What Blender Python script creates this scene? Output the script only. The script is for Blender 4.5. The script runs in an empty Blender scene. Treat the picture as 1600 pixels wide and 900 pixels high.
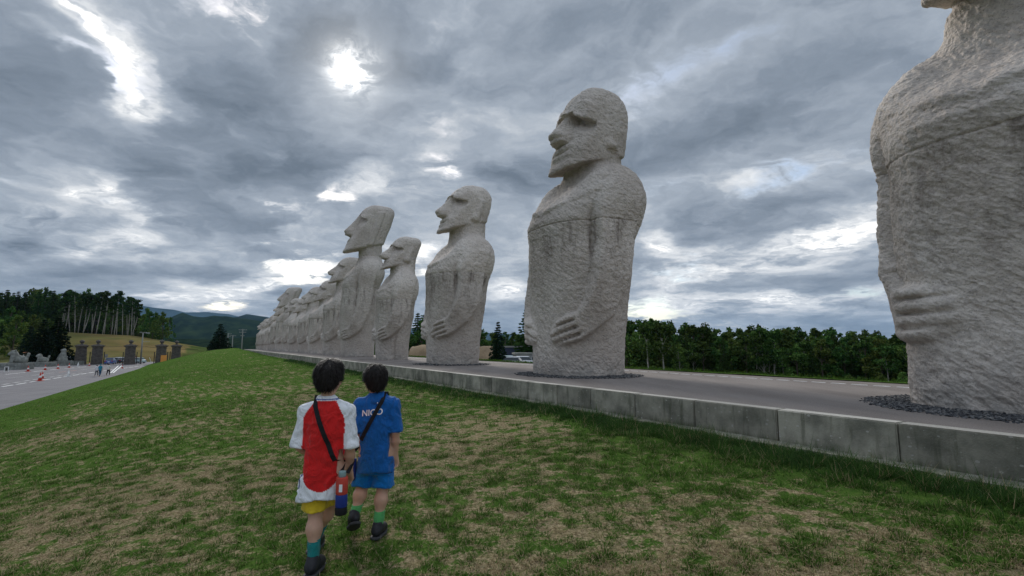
import bpy, bmesh, math, random
import numpy as np
from mathutils import Vector, Matrix
random.seed(7)
rng = np.random.default_rng(11)
SC = bpy.context.scene
COL = SC.collection

# ---------------------------------------------------------------- camera
FPX, PITCH, CAMZ = 780.0, math.radians(6.65), 0.65
cam_data = bpy.data.cameras.new('camera')
cam_data.sensor_width = 36.0
cam_data.lens = 36.0 * FPX / 1600.0
cam_data.clip_start = 0.05
cam_data.clip_end = 30000.0
cam = bpy.data.objects.new('camera', cam_data)
cam.location = (0, 0, CAMZ)
cam.rotation_euler = (math.radians(90) + PITCH, 0, 0)
COL.objects.link(cam)
SC.camera = cam
SC.view_settings.view_transform = 'Standard'
SC.view_settings.look = 'None'
SC.view_settings.gamma = 1.0
SC.view_settings.exposure = 0.70
SC.cycles.max_bounces = 6
SC.cycles.diffuse_bounces = 3
SC.cycles.glossy_bounces = 2
SC.cycles.transmission_bounces = 3
SC.cycles.transparent_max_bounces = 6
SC.cycles.volume_bounces = 0


def pix_dir(px, py):
    a, b = px - 800.0, 450.0 - py
    return np.array([a, FPX*math.cos(PITCH) - b*math.sin(PITCH), FPX*math.sin(PITCH) + b*math.cos(PITCH)]) / FPX


def on_plane(px, py, z):
    """world point of level z seen at a photo pixel (used once to survey the site)"""
    d = pix_dir(px, py)
    t = (z - CAMZ) / d[2]
    return np.array([d[0]*t, d[1]*t, z])


def at_dist(px, dist):
    """ground position at a bearing (photo column near the horizon) and forward distance"""
    return np.array([(px - 800.0) / 785.0 * dist, dist])


def z_at(py, dist):
    return CAMZ + (540.94 - py) / 785.0 * dist


# site axes: row direction D, across direction U (towards the statues)
RA = math.radians(30.5)
DV = np.array([-math.sin(RA), math.cos(RA)])
UV = np.array([math.cos(RA), math.sin(RA)])


def uv2xy(u, v):
    return u * UV[0] + v * DV[0], u * UV[1] + v * DV[1]

# ---------------------------------------------------------------- sun and sky
SUN_EL, SUN_AZ = math.radians(29.0), math.radians(-18.8)     # azimuth from +Y, negative to the left

sun_data = bpy.data.lights.new('sun', 'SUN')
sun_data.energy = 1.5
sun_data.angle = math.radians(14)
sun_data.color = (1.0, .955, .89)
sun = bpy.data.objects.new('sun', sun_data)
sd_ = Vector((math.sin(SUN_AZ)*math.cos(SUN_EL), math.cos(SUN_AZ)*math.cos(SUN_EL), math.sin(SUN_EL)))
sun.rotation_euler = sd_.to_track_quat('Z', 'Y').to_euler()
sun.location = (0, 0, 60)
COL.objects.link(sun)

world = bpy.data.worlds.new('World')
SC.world = world
world.use_nodes = True


class NT:
    """small helper for writing node trees"""
    def __init__(s, tree): s.t = tree; s.n = tree.nodes; s.l = tree.links

    def new(s, typ, **kw):
        nd = s.n.new(typ)
        for k, v in kw.items():
            setattr(nd, k, v)
        return nd

    def put(s, sock, val):
        if hasattr(val, 'is_output') or isinstance(val, bpy.types.NodeSocket): s.l.new(val, sock)
        elif val is not None: sock.default_value = val

    def math(s, op, a, b=None, c=None, clamp=False):
        nd = s.new('ShaderNodeMath', operation=op, use_clamp=clamp)
        for i, q in enumerate((a, b, c)):
            if q is not None: s.put(nd.inputs[i], q)
        return nd.outputs[0]

    def vec(s, op, a, b=None, scale=None):
        nd = s.new('ShaderNodeVectorMath', operation=op)
        s.put(nd.inputs[0], a)
        if b is not None: s.put(nd.inputs[1], b)
        if scale is not None: s.put(nd.inputs['Scale'], scale)
        return nd.outputs['Value'] if op in ('DOT_PRODUCT', 'LENGTH', 'DISTANCE') else nd.outputs[0]

    def noise(s, v, scale, detail=4, rough=.5, dist=0, out='Fac', lac=2.0):
        nd = s.new('ShaderNodeTexNoise')
        if v is not None: s.put(nd.inputs['Vector'], v)
        nd.inputs['Scale'].default_value = scale; nd.inputs['Detail'].default_value = detail
        nd.inputs['Roughness'].default_value = rough; nd.inputs['Distortion'].default_value = dist
        nd.inputs['Lacunarity'].default_value = lac
        return nd.outputs[out]

    def voro(s, v, scale, feature='F1', out='Distance', rnd=1.0):
        nd = s.new('ShaderNodeTexVoronoi', feature=feature)
        if v is not None: s.put(nd.inputs['Vector'], v)
        nd.inputs['Scale'].default_value = scale; nd.inputs['Randomness'].default_value = rnd
        return nd.outputs[out]

    def ramp(s, f, stops, interp='LINEAR'):
        nd = s.new('ShaderNodeValToRGB'); s.put(nd.inputs[0], f)
        cr = nd.color_ramp; cr.interpolation = interp
        while len(cr.elements) < len(stops): cr.elements.new(.5)
        for e, (p, c) in zip(cr.elements, stops):
            e.position = p; e.color = (c, c, c, 1) if not hasattr(c, '__len__') else (*c, 1)
        return nd.outputs[0]

    def mix(s, f, a, b, mode='MIX'):
        nd = s.new('ShaderNodeMix', data_type='RGBA', blend_type=mode)
        s.put(nd.inputs[0], f)
        for i, q in ((6, a), (7, b)):
            s.put(nd.inputs[i], (*q, 1) if isinstance(q, tuple) and len(q) == 3 else q)
        return nd.outputs[2]

    def range(s, v, a, b, c=0.0, d=1.0, mode='SMOOTHSTEP'):
        nd = s.new('ShaderNodeMapRange', interpolation_type=mode)
        s.put(nd.inputs[0], v)
        for i, q in enumerate((a, b, c, d)): nd.inputs[i+1].default_value = q
        return nd.outputs[0]

    def scaled(s, v, xyz, loc=(0, 0, 0), rot=(0, 0, 0)):
        nd = s.new('ShaderNodeMapping'); s.put(nd.inputs[0], v)
        nd.inputs['Scale'].default_value = xyz; nd.inputs['Location'].default_value = loc; nd.inputs['Rotation'].default_value = rot
        return nd.outputs[0]


def build_sky():
    t = world.node_tree; t.nodes.clear(); N = NT(t)
    out = N.new('ShaderNodeOutputWorld')
    tc = N.new('ShaderNodeTexCoord').outputs['Generated']
    sep = N.new('ShaderNodeSeparateXYZ'); N.put(sep.inputs[0], tc)
    X, Y, Z = sep.outputs
    zc = N.math('ADD', N.math('ABSOLUTE', Z), .17)
    comb = N.new('ShaderNodeCombineXYZ')
    N.put(comb.inputs[0], N.math('DIVIDE', X, zc)); N.put(comb.inputs[1], N.math('DIVIDE', Y, zc)); comb.inputs[2].default_value = 1.0
    p0 = comb.outputs[0]

    def plane(px, py):
        d = pix_dir(px, py); d = d/np.linalg.norm(d)
        return np.array([d[0], d[1]])/(max(d[2], 0)+.17)
    # broken edges: shift the layout by noise
    w1 = N.vec('SUBTRACT', N.noise(p0, .9, 5, .55, out='Color'), (.5, .5, .5))
    w2 = N.vec('SUBTRACT', N.noise(p0, 4.5, 5, .6, out='Color'), (.5, .5, .5))
    pw = N.vec('ADD', N.vec('ADD', p0, N.vec('SCALE', w1, scale=.55)), N.vec('SCALE', w2, scale=.24))
    pw = N.vec('ADD', N.vec('MULTIPLY', pw, (1, 1, 0)), (0, 0, 1))
    blobs = [  # photo column, row, half length, half width, slant (deg, down to the right), strength
        (150, 60, 70, 17, 48, .34), (200, 120, 60, 24, 55, .40), (238, 168, 42, 26, 40, .30), (120, 25, 50, 20, 20, .26), (270, 130, 60, 16, 40, .16), (90, 75, 60, 12, 25, .26),
        (470, 25, 80, 40, 0, -.28), (610, 60, 60, 40, 0, -.16), (110, 300, 34, 14, 5, .32), (165, 292, 26, 12, -20, .30), (205, 322, 40, 14, 12, .34), (240, 350, 26, 10, 0, .24), (50, 345, 50, 20, 0, .30), (190, 374, 45, 13, 0, .34), (120, 395, 40, 8, 0, .24), (250, 405, 50, 8, 0, .22),
        (728, 262, 26, 22, 0, .42), (590, 290, 50, 20, -20, .22), (460, 355, 45, 17, -10, .20), (650, 300, 50, 18, 10, .22),
        (1080, 430, 75, 26, -20, .30), (1240, 385, 120, 30, -14, .30), (1340, 350, 90, 26, -14, .26), (1180, 470, 200, 20, -4, .30), (1045, 372, 26, 18, 0, .42),
        (385, 455, 50, 16, -20, .46), (280, 468, 70, 9, 0, .30), (480, 425, 50, 16, 0, .16), (300, 440, 80, 10, 10, .18),
        (1220, 280, 120, 16, -18, .24), (910, 190, 40, 16, -30, .12), (1030, 150, 130, 20, -25, .14), (790, 450, 25, 14, 0, .28), (690, 60, 50, 30, 0, -.14),
        (395, 165, 120, 70, 20, -.24), (500, 265, 130, 34, -8, -.27), (60, 150, 90, 60, 30, -.20), (15, 385, 34, 12, 0, -.40), (240, 270, 60, 30, 20, -.20),
        (1110, 225, 190, 38, -15, -.26), (1290, 110, 190, 44, -10, -.16), (640, 165, 50, 50, 0, -.14), (830, 290, 70, 36, 0, -.27), (940, 70, 130, 40, 0, -.12),
        (1130, 330, 130, 18, -8, -.30), (1100, 365, 90, 10, -8, -.18), (240, 425, 160, 13, 0, -.22), (440, 455, 40, 8, 0, -.28), (1230, 440, 200, 9, -3, -.22), (330, 235, 60, 40, 40, -.12)]
    acc = None
    for bx, by, rl, rw, an, amp in blobs:
        c = plane(bx, by); e = 2.0
        J = np.stack([(plane(bx+e, by)-c)/e, (plane(bx, by+e)-c)/e], 1)
        ca, sa = math.cos(math.radians(an)), math.sin(math.radians(an))
        B = J @ np.array([[ca, -sa], [sa, ca]]) @ np.diag([rl, rw])*1.15
        M = np.linalg.inv(B); o = -M @ c
        u = N.vec('DOT_PRODUCT', pw, (float(M[0, 0]), float(M[0, 1]), float(o[0])))
        v = N.vec('DOT_PRODUCT', pw, (float(M[1, 0]), float(M[1, 1]), float(o[1])))
        r2 = N.math('MULTIPLY_ADD', u, u, N.math('MULTIPLY', v, v))
        g = N.math('EXPONENT', N.math('MULTIPLY', r2, -1.0))
        acc = N.math('MULTIPLY', g, amp) if acc is None else N.math('MULTIPLY_ADD', g, amp, acc)
    big = N.noise(N.scaled(p0, (1, .8, 1)), .62, 9, .56, dist=.25)
    mid = N.noise(pw, 2.1, 8, .60)
    fine = N.noise(pw, 7.0, 7, .62)
    f = N.math('MULTIPLY_ADD', N.math('SUBTRACT', big, .5), .60, .335)
    f = N.math('MULTIPLY_ADD', N.math('SUBTRACT', mid, .5), .78, f)
    f = N.math('MULTIPLY_ADD', N.math('SUBTRACT', fine, .5), .42, f)
    bil = N.math('ABSOLUTE', N.math('SUBTRACT', N.noise(pw, 3.4, 5, .58), .5))
    f = N.math('MULTIPLY_ADD', N.math('SUBTRACT', .09, bil), .40, f)
    # detail shows most where light breaks through
    brk = N.math('MULTIPLY', acc, N.range(mid, .36, .58, .10, 1.6))
    f = N.math('ADD', f, brk)
    f = N.math('SUBTRACT', f, N.math('MULTIPLY', N.range(f, .62, 1.0), N.math('MULTIPLY', N.range(N.noise(pw, 13.0, 5, .65), .35, .65), .42)))
    col = N.ramp(f, [(0.0, (.125, .155, .195)), (.22, (.20, .238, .290)), (.40, (.310, .352, .408)), (.58, (.48, .51, .55)),
                     (.74, (.70, .715, .73)), (.90, (.95, .94, .92)), (1.0, (1.0, 1.0, .98))])
    # added brightness high in the sky, raising the light on the ground
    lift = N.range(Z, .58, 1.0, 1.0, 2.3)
    # the veiled sun disc glows through
    sd = N.vec('DOT_PRODUCT', N.vec('NORMALIZE', tc), tuple(sd_))
    glow = N.math('ADD', N.math('MULTIPLY', N.math('POWER', N.math('MAXIMUM', sd, 0.0), 2300.0), N.range(N.noise(pw, 7.0, 5, .65), .38, .60, .12, 3.0)),
                  N.math('MULTIPLY', N.math('POWER', N.math('MAXIMUM', sd, 0.0), 260.0), .20))
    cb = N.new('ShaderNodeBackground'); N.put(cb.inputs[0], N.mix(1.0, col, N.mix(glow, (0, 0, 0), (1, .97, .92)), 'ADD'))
    away = N.range(N.vec('DOT_PRODUCT', N.vec('NORMALIZE', tc), tuple(sd_)), .15, -.80, 1.0, 1.55)      # added brightness opposite the sun, lighting sides that face the camera
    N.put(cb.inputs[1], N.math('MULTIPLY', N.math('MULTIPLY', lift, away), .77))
    sky = N.new('ShaderNodeTexSky', sky_type='NISHITA', sun_disc=False, sun_elevation=SUN_EL, sun_rotation=SUN_AZ)
    sky.air_density = 1.0; sky.dust_density = 1.2; sky.ozone_density = 1.5
    sb = N.new('ShaderNodeBackground'); N.put(sb.inputs[0], sky.outputs[0]); sb.inputs[1].default_value = .10
    gap = N.math('MULTIPLY', N.range(N.noise(N.scaled(p0, (1, 1, 1), (3.1, 1.7, 0)), 1.3, 6, .55), .53, .66), N.range(f, .36, .60), clamp=True)
    gap = N.math('MULTIPLY', gap, .80)
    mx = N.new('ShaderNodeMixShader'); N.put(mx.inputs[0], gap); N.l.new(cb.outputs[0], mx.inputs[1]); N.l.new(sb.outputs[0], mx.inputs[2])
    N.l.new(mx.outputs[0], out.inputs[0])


build_sky()

# ---------------------------------------------------------------- object helpers
def tag(o, label=None, cat=None, group=None, kind=None):
    if label: o['label'] = label
    if cat: o['category'] = cat
    if group: o['group'] = group
    if kind: o['kind'] = kind
    return o


def empty(name, loc=(0, 0, 0), rz=0.0, parent=None):
    o = bpy.data.objects.new(name, None)
    o.empty_display_size = 0.2
    COL.objects.link(o)
    o.location = loc
    o.rotation_euler = (0, 0, rz)
    if parent: o.parent = parent
    return o


def link(name, me, parent=None, loc=None, rz=None):
    o = bpy.data.objects.new(name, me)
    COL.objects.link(o)
    if parent is not None: o.parent = parent
    if loc is not None: o.location = loc
    if rz is not None: o.rotation_euler = (0, 0, rz)
    return o


def np_mesh(name, verts, faces, mats=(), smooth=True, tri=False):
    verts = np.asarray(verts, dtype=np.float32)
    faces = np.asarray(faces, dtype=np.int32)
    n = faces.shape[1]
    me = bpy.data.meshes.new(name)
    me.vertices.add(len(verts)); me.vertices.foreach_set('co', verts.ravel())
    me.loops.add(faces.size); me.loops.foreach_set('vertex_index', faces.ravel())
    me.polygons.add(len(faces))
    me.polygons.foreach_set('loop_start', np.arange(0, faces.size, n, dtype=np.int32))
    me.polygons.foreach_set('loop_total', np.full(len(faces), n, dtype=np.int32))
    me.polygons.foreach_set('use_smooth', np.full(len(faces), smooth, dtype=bool))
    for m in mats: me.materials.append(m)
    me.update(calc_edges=True)
    return me


def set_col(me, name, cols):
    """point-domain colour attribute from an (n,3) array"""
    a = me.color_attributes.new(name, 'FLOAT_COLOR', 'POINT')
    c = np.ones((len(me.vertices), 4), dtype=np.float32)
    c[:, :3] = cols
    a.data.foreach_set('color', c.ravel())


def set_val(me, name, vals, dom='POINT'):
    a = me.attributes.new(name, 'FLOAT', dom)
    a.data.foreach_set('value', np.asarray(vals, dtype=np.float32))


def copy_tree(o, parent=None):
    c = o.copy()
    COL.objects.link(c)
    if parent is not None: c.parent = parent
    for ch in o.children:
        copy_tree(ch, c)
    return c


class MB:
    """collects simple shapes and links them as one mesh object"""
    def __init__(s): s.v, s.f = [], []

    def add(s, vs, fs):
        b = len(s.v); s.v += [tuple(p) for p in vs]; s.f += [tuple(i + b for i in f) for f in fs]

    def box(s, c, d, rz=0.0, top=1.0, m=None):
        x, y, z = d[0]/2, d[1]/2, d[2]/2
        P = [(-x, -y, -z), (x, -y, -z), (x, y, -z), (-x, y, -z), (-x*top, -y*top, z), (x*top, -y*top, z), (x*top, y*top, z), (-x*top, y*top, z)]
        R = Matrix.Rotation(rz, 3, 'Z') if m is None else m
        s.add([R @ Vector(p) + Vector(c) for p in P], [(0, 3, 2, 1), (4, 5, 6, 7), (0, 1, 5, 4), (1, 2, 6, 5), (2, 3, 7, 6), (3, 0, 4, 7)])

    def tube(s, pts, rad, n=8, cap=True):
        pts = [Vector(p) for p in pts]
        if not hasattr(rad, '__len__'): rad = [rad]*len(pts)
        rings = []
        for i, p in enumerate(pts):
            t = (pts[min(i+1, len(pts)-1)] - pts[max(i-1, 0)]).normalized()
            a = t.orthogonal().normalized() if abs(t.z) < .99 else Vector((1, 0, 0))
            b = t.cross(a).normalized(); a = b.cross(t)
            rings.append([p + (a*math.cos(2*math.pi*k/n) + b*math.sin(2*math.pi*k/n))*rad[i] for k in range(n)])
        base = len(s.v)
        for r in rings: s.v += [tuple(q) for q in r]
        for i in range(len(pts)-1):
            for k in range(n):
                s.f.append((base+i*n+k, base+i*n+(k+1) % n, base+(i+1)*n+(k+1) % n, base+(i+1)*n+k))
        if cap:
            s.f.append(tuple(base+k for k in reversed(range(n)))); s.f.append(tuple(base+(len(pts)-1)*n+k for k in range(n)))

    def lathe(s, prof, c=(0, 0, 0), n=16):
        base = len(s.v)
        for r, z in prof:
            for k in range(n):
                s.v.append((c[0]+r*math.cos(2*math.pi*k/n), c[1]+r*math.sin(2*math.pi*k/n), c[2]+z))
        for i in range(len(prof)-1):
            for k in range(n):
                s.f.append((base+i*n+k, base+i*n+(k+1) % n, base+(i+1)*n+(k+1) % n, base+(i+1)*n+k))
        s.f.append(tuple(base+k for k in reversed(range(n)))); s.f.append(tuple(base+(len(prof)-1)*n+k for k in range(n)))

    def mesh(s, name, mat=None, smooth=False, bevel=0):
        me = bpy.data.meshes.new(name)
        me.from_pydata(s.v, [], s.f)
        if mat: me.materials.append(mat)
        if bevel:
            bm = bmesh.new(); bm.from_mesh(me)
            bmesh.ops.bevel(bm, geom=bm.edges[:], offset=bevel, segments=1, affect='EDGES')
            bm.to_mesh(me); bm.free()
        if smooth: me.polygons.foreach_set('use_smooth', [True]*len(me.polygons))
        me.update()
        return me

    def build(s, name, mat=None, parent=None, smooth=False, bevel=0, loc=None, rz=None):
        return link(name, s.mesh(name, mat, smooth, bevel), parent, loc, rz)


# ---------------------------------------------------------------- numpy noise
_G = rng.normal(size=(4096, 3)).astype(np.float32)
_G /= np.linalg.norm(_G, axis=1, keepdims=True)


def _hash(i, j, k, seed):
    h = (i * 73856093) ^ (j * 19349663) ^ (k * 83492791) ^ (seed * 2654435)
    h = (h ^ (h >> 13)) * 1274126177
    return (h ^ (h >> 16)) & 4095


def noise3(p, seed=0):
    p = np.asarray(p, dtype=np.float32)
    i0 = np.floor(p).astype(np.int64); f = p - i0
    w = f*f*f*(f*(f*6-15)+10)
    out = np.zeros(len(p), dtype=np.float32)
    for dx in (0, 1):
        wx = w[:, 0] if dx else 1-w[:, 0]
        for dy in (0, 1):
            wy = w[:, 1] if dy else 1-w[:, 1]
            for dz in (0, 1):
                wz = w[:, 2] if dz else 1-w[:, 2]
                g = _G[_hash(i0[:, 0]+dx, i0[:, 1]+dy, i0[:, 2]+dz, seed)]
                out += wx*wy*wz*(g[:, 0]*(f[:, 0]-dx) + g[:, 1]*(f[:, 1]-dy) + g[:, 2]*(f[:, 2]-dz))
    return out * 1.5


def fbm(p, oct=4, seed=0, gain=.5):
    p = np.asarray(p, dtype=np.float32)
    s, a, t = np.zeros(len(p), dtype=np.float32), 1.0, 0.0
    for o in range(oct):
        s += a*noise3(p*(2.03**o) + o*7.3, seed+o); t += a; a *= gain
    return s/t


def sstep(a, b, x):
    t = np.clip((x-a)/(b-a), 0, 1)
    return t*t*(3-2*t)


# ---------------------------------------------------------------- implicit sculpting (surface nets)
class Field:
    def __init__(s, lo, hi, h):
        s.h = h; s.lo = np.array(lo, dtype=np.float32)
        n = np.ceil((np.array(hi)-np.array(lo))/h).astype(int)+1
        s.ax = [s.lo[k] + h*np.arange(n[k], dtype=np.float32) for k in range(3)]
        s.F = np.full(tuple(n), 9.0, dtype=np.float32)

    def _win(s, bb):
        if bb is None: return (slice(None),)*3
        r = []
        for k in range(3):
            a = int(max(0, (bb[0][k]-s.lo[k])/s.h)); b = int(min(len(s.ax[k]), (bb[1][k]-s.lo[k])/s.h+2))
            r.append(slice(a, max(a, b)))
        return tuple(r)

    def _xyz(s, w):
        return s.ax[0][w[0]][:, None, None], s.ax[1][w[1]][None, :, None], s.ax[2][w[2]][None, None, :]

    def add(s, fn, k=0.02, bb=None):
        w = s._win(bb); d = fn(*s._xyz(w)); F = s.F[w]
        hh = np.maximum(k-np.abs(F-d), 0)/k
        s.F[w] = np.minimum(F, d) - hh*hh*k*.25

    def cut(s, fn, k=0.02, bb=None):
        w = s._win(bb); d = -fn(*s._xyz(w)); F = s.F[w]
        hh = np.maximum(k-np.abs(F-d), 0)/k
        s.F[w] = np.maximum(F, d) + hh*hh*k*.25

    def cap(s, a, b, ra, rb, k=0.02, cut=False, sc=(1, 1, 1)):
        a, b = np.array(a, float), np.array(b, float); S = np.array(sc, float)
        R = max(ra, rb)*max(1/S) + k*1.2 + s.h*2
        bb = (np.minimum(a, b)-R, np.maximum(a, b)+R)
        A, B = a*S, b*S; AB = B-A; L = max(float(AB @ AB), 1e-9)

        def fn(x, y, z):
            px, py, pz = x*S[0]-A[0], y*S[1]-A[1], z*S[2]-A[2]
            t = np.clip((px*AB[0]+py*AB[1]+pz*AB[2])/L, 0, 1)
            return np.sqrt((px-t*AB[0])**2+(py-t*AB[1])**2+(pz-t*AB[2])**2) - (ra+(rb-ra)*t)
        (s.cut if cut else s.add)(fn, k, bb)

    def ell(s, c, r, k=0.02, cut=False, R=None):
        m = max(r) + k*1.2 + s.h*2
        bb = (np.array(c)-m, np.array(c)+m)

        def fn(x, y, z):
            X, Y, Z = x-c[0], y-c[1], z-c[2]
            if R is not None:
                X, Y, Z = (R[0][0]*X+R[0][1]*Y+R[0][2]*Z, R[1][0]*X+R[1][1]*Y+R[1][2]*Z, R[2][0]*X+R[2][1]*Y+R[2][2]*Z)
            k0 = np.sqrt((X/r[0])**2+(Y/r[1])**2+(Z/r[2])**2)
            k1 = np.sqrt((X/r[0]**2)**2+(Y/r[1]**2)**2+(Z/r[2]**2)**2)+1e-6
            return k0*(k0-1)/k1
        (s.cut if cut else s.add)(fn, k, bb)

    def mesh(s):
        F = s.F
        ins = F < 0
        c = np.zeros(tuple(d-1 for d in F.shape), dtype=np.int8)
        for i in (0, 1):
            for j in (0, 1):
                for k in (0, 1):
                    c += ins[i:F.shape[0]-1+i, j:F.shape[1]-1+j, k:F.shape[2]-1+k]
        idx = np.argwhere((c > 0) & (c < 8))
        vid = np.full(c.shape, -1, dtype=np.int32)
        vid[idx[:, 0], idx[:, 1], idx[:, 2]] = np.arange(len(idx))
        acc = np.zeros((len(idx), 3), dtype=np.float32); cnt = np.zeros(len(idx), dtype=np.float32)
        cor = [(i, j, k) for i in (0, 1) for j in (0, 1) for k in (0, 1)]
        vals = {q: F[idx[:, 0]+q[0], idx[:, 1]+q[1], idx[:, 2]+q[2]] for q in cor}
        for q in cor:
            for ax in range(3):
                if q[ax]: continue
                r = list(q); r[ax] = 1; r = tuple(r)
                a, b = vals[q], vals[r]; m = (a < 0) != (b < 0)
                t = np.where(m, a/np.where(m, a-b, 1), 0)
                for kk in range(3): acc[:, kk] += np.where(m, q[kk] + (t if kk == ax else 0), 0)
                cnt += m
        V = (idx + acc/cnt[:, None])*s.h + s.lo
        faces = []
        for ax in range(3):
            o1, o2 = (ax+1) % 3, (ax+2) % 3
            sl = [slice(None)]*3; sl2 = [slice(None)]*3
            sl[ax] = slice(0, -1); sl2[ax] = slice(1, None)
            A, B = ins[tuple(sl)], ins[tuple(sl2)]
            e = np.argwhere(A != B)
            ok = (e[:, o1] > 0) & (e[:, o2] > 0) & (e[:, o1] < F.shape[o1]-1) & (e[:, o2] < F.shape[o2]-1)
            e = e[ok]
            d1 = np.zeros(3, int); d1[o1] = 1; d2 = np.zeros(3, int); d2[o2] = 1
            g = lambda q: vid[q[:, 0], q[:, 1], q[:, 2]]
            quad = np.stack([g(e-d1-d2), g(e-d2), g(e), g(e-d1)], 1)
            flip = ~A[e[:, 0], e[:, 1], e[:, 2]]
            quad[flip] = quad[flip][:, ::-1]
            faces.append(quad)
        return V.astype(np.float32), np.concatenate(faces)


def vnormals(V, Fc):
    n = np.cross(V[Fc[:, 2]]-V[Fc[:, 0]], V[Fc[:, 3 % Fc.shape[1]]]-V[Fc[:, 1]])
    N = np.zeros_like(V)
    for k in range(Fc.shape[1]):
        for a in range(3): N[:, a] += np.bincount(Fc[:, k], weights=n[:, a], minlength=len(V))
    return N/(np.linalg.norm(N, axis=1, keepdims=True)+1e-9)


def submesh(V, Fc, mask):
    f = Fc[mask]; u, inv = np.unique(f, return_inverse=True)
    return V[u], inv.reshape(f.shape), u

# ---------------------------------------------------------------- materials
def new_mat(name):
    m = bpy.data.materials.new(name); m.use_nodes = True
    N = NT(m.node_tree)
    b = m.node_tree.nodes['Principled BSDF']
    return m, N, b


def objc(N): return N.new('ShaderNodeTexCoord').outputs['Object']
def posc(N): return N.new('ShaderNodeNewGeometry').outputs['Position']


def bump(N, b, h, strength=.5, dist=.02, base=None):
    nd = N.new('ShaderNodeBump'); nd.inputs['Strength'].default_value = strength; nd.inputs['Distance'].default_value = dist
    N.put(nd.inputs['Height'], h)
    if base is not None: N.put(nd.inputs['Normal'], base)
    N.put(b.inputs['Normal'], nd.outputs[0])
    return nd.outputs[0]


def simple_mat(name, col, rough=.7, var=.15, scale=8, metal=0, spec=.3, bmp=0, bscale=40):
    m, N, b = new_mat(name)
    p = objc(N)
    n = N.noise(p, scale, 5, .6)
    c0 = tuple(c*(1-var) for c in col); c1 = tuple(min(1, c*(1+var)) for c in col)
    N.put(b.inputs['Base Color'], N.mix(N.range(n, .3, .7), c0, c1))
    b.inputs['Roughness'].default_value = rough; b.inputs['Metallic'].default_value = metal
    b.inputs['Specular IOR Level'].default_value = spec
    if bmp: bump(N, b, N.noise(p, bscale, 4, .6), .6, bmp)
    return m


def granite_mat(name, stain=1.0, near=True):
    m, N, b = new_mat(name)
    p = objc(N)
    oi = N.new('ShaderNodeObjectInfo').outputs['Random']
    sep = N.new('ShaderNodeSeparateXYZ'); N.put(sep.inputs[0], p)
    broad = N.noise(p, .55, 4, .6)
    base = N.mix(N.range(broad, .3, .7), (.49, .425, .372), (.67, .602, .540))
    # speckle of feldspar, mica
    sp = N.noise(p, 55 if near else 30, 3, .7)
    base = N.mix(N.range(sp, .56, .72, 0, .55), base, (.62, .60, .58))
    base = N.mix(N.range(sp, .46, .30, 0, .60), base, (.16, .14, .135))
    sp2 = N.noise(p, 14, 4, .7)
    base = N.mix(N.range(sp2, .52, .34, 0, .40), base, (.24, .21, .195))
    # weather streaks below the joint: attribute measures how far under it
    at = N.new('ShaderNodeAttribute', attribute_name='stain').outputs['Fac']
    st = N.noise(N.scaled(p, (2.2, 2.2, .5)), 1.6, 7, .68)
    k = N.math('MULTIPLY', N.range(st, .46, .72), N.math('MULTIPLY', at, .95*stain), clamp=True)
    base = N.mix(k, base, (.125, .098, .080))
    # pale run-off and bleached patches
    pt = N.noise(p, 1.6, 5, .6)
    base = N.mix(N.range(pt, .60, .80, 0, .35), base, (.56, .535, .51))
    gr = N.range(sep.outputs[2], .0, .55, .55, 0)
    base = N.mix(N.math('MULTIPLY', gr, N.range(N.noise(p, 3.0, 4), .4, .6)), base, (.30, .285, .265))
    hv = N.math('MULTIPLY_ADD', oi, .16, .92)
    hs = N.new('ShaderNodeHueSaturation'); N.put(hs.inputs['Value'], hv); N.put(hs.inputs['Color'], base)
    N.put(b.inputs['Base Color'], hs.outputs[0])
    b.inputs['Roughness'].default_value = 1.0; b.inputs['Specular IOR Level'].default_value = .05
    # chisel marks
    w = N.vec('ADD', N.scaled(p, (1, 1, 1), rot=(0, math.radians(38), 0)), N.vec('SCALE', N.noise(p, 3, 3, .5, out='Color'), scale=.10))
    w = N.vec('MULTIPLY', w, (1.0, 1.1, 1.7))
    v1 = N.voro(w, 8.0, 'SMOOTH_F1'); v2 = N.voro(w, 19, 'F1')
    n1 = N.noise(p, 34, 6, .65)
    h = N.math('MULTIPLY_ADD', v1, 1.0, N.math('MULTIPLY_ADD', v2, .45, N.math('MULTIPLY', n1, .55)))
    bump(N, b, h, .75 if near else .9, .045 if near else .05)
    return m


def asphalt_mat(name, c0, c1, warm=0):
    m, N, b = new_mat(name)
    p = posc(N)
    n = N.noise(N.scaled(p, (1, 1, 1), rot=(0, 0, -RA)), 1.0, 2)
    pr = N.scaled(p, (1.6, .35, 1), rot=(0, 0, -RA))
    big = N.noise(pr, .8, 6, .6)
    col = N.mix(N.range(big, .3, .7), c0, c1)
    sp = N.noise(p, 90, 2, .7)
    col = N.mix(N.range(sp, .50, .75, 0, .45), col, tuple(min(1, c*1.9) for c in c1))
    col = N.mix(N.range(sp, .45, .30, 0, .6), col, tuple(c*.35 for c in c0))
    N.put(b.inputs['Base Color'], col)
    b.inputs['Roughness'].default_value = .9; b.inputs['Specular IOR Level'].default_value = .2
    bump(N, b, N.math('MULTIPLY_ADD', sp, 1.0, N.math('MULTIPLY', N.noise(p, 12, 4), .8)), .5, .006)
    return m


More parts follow.
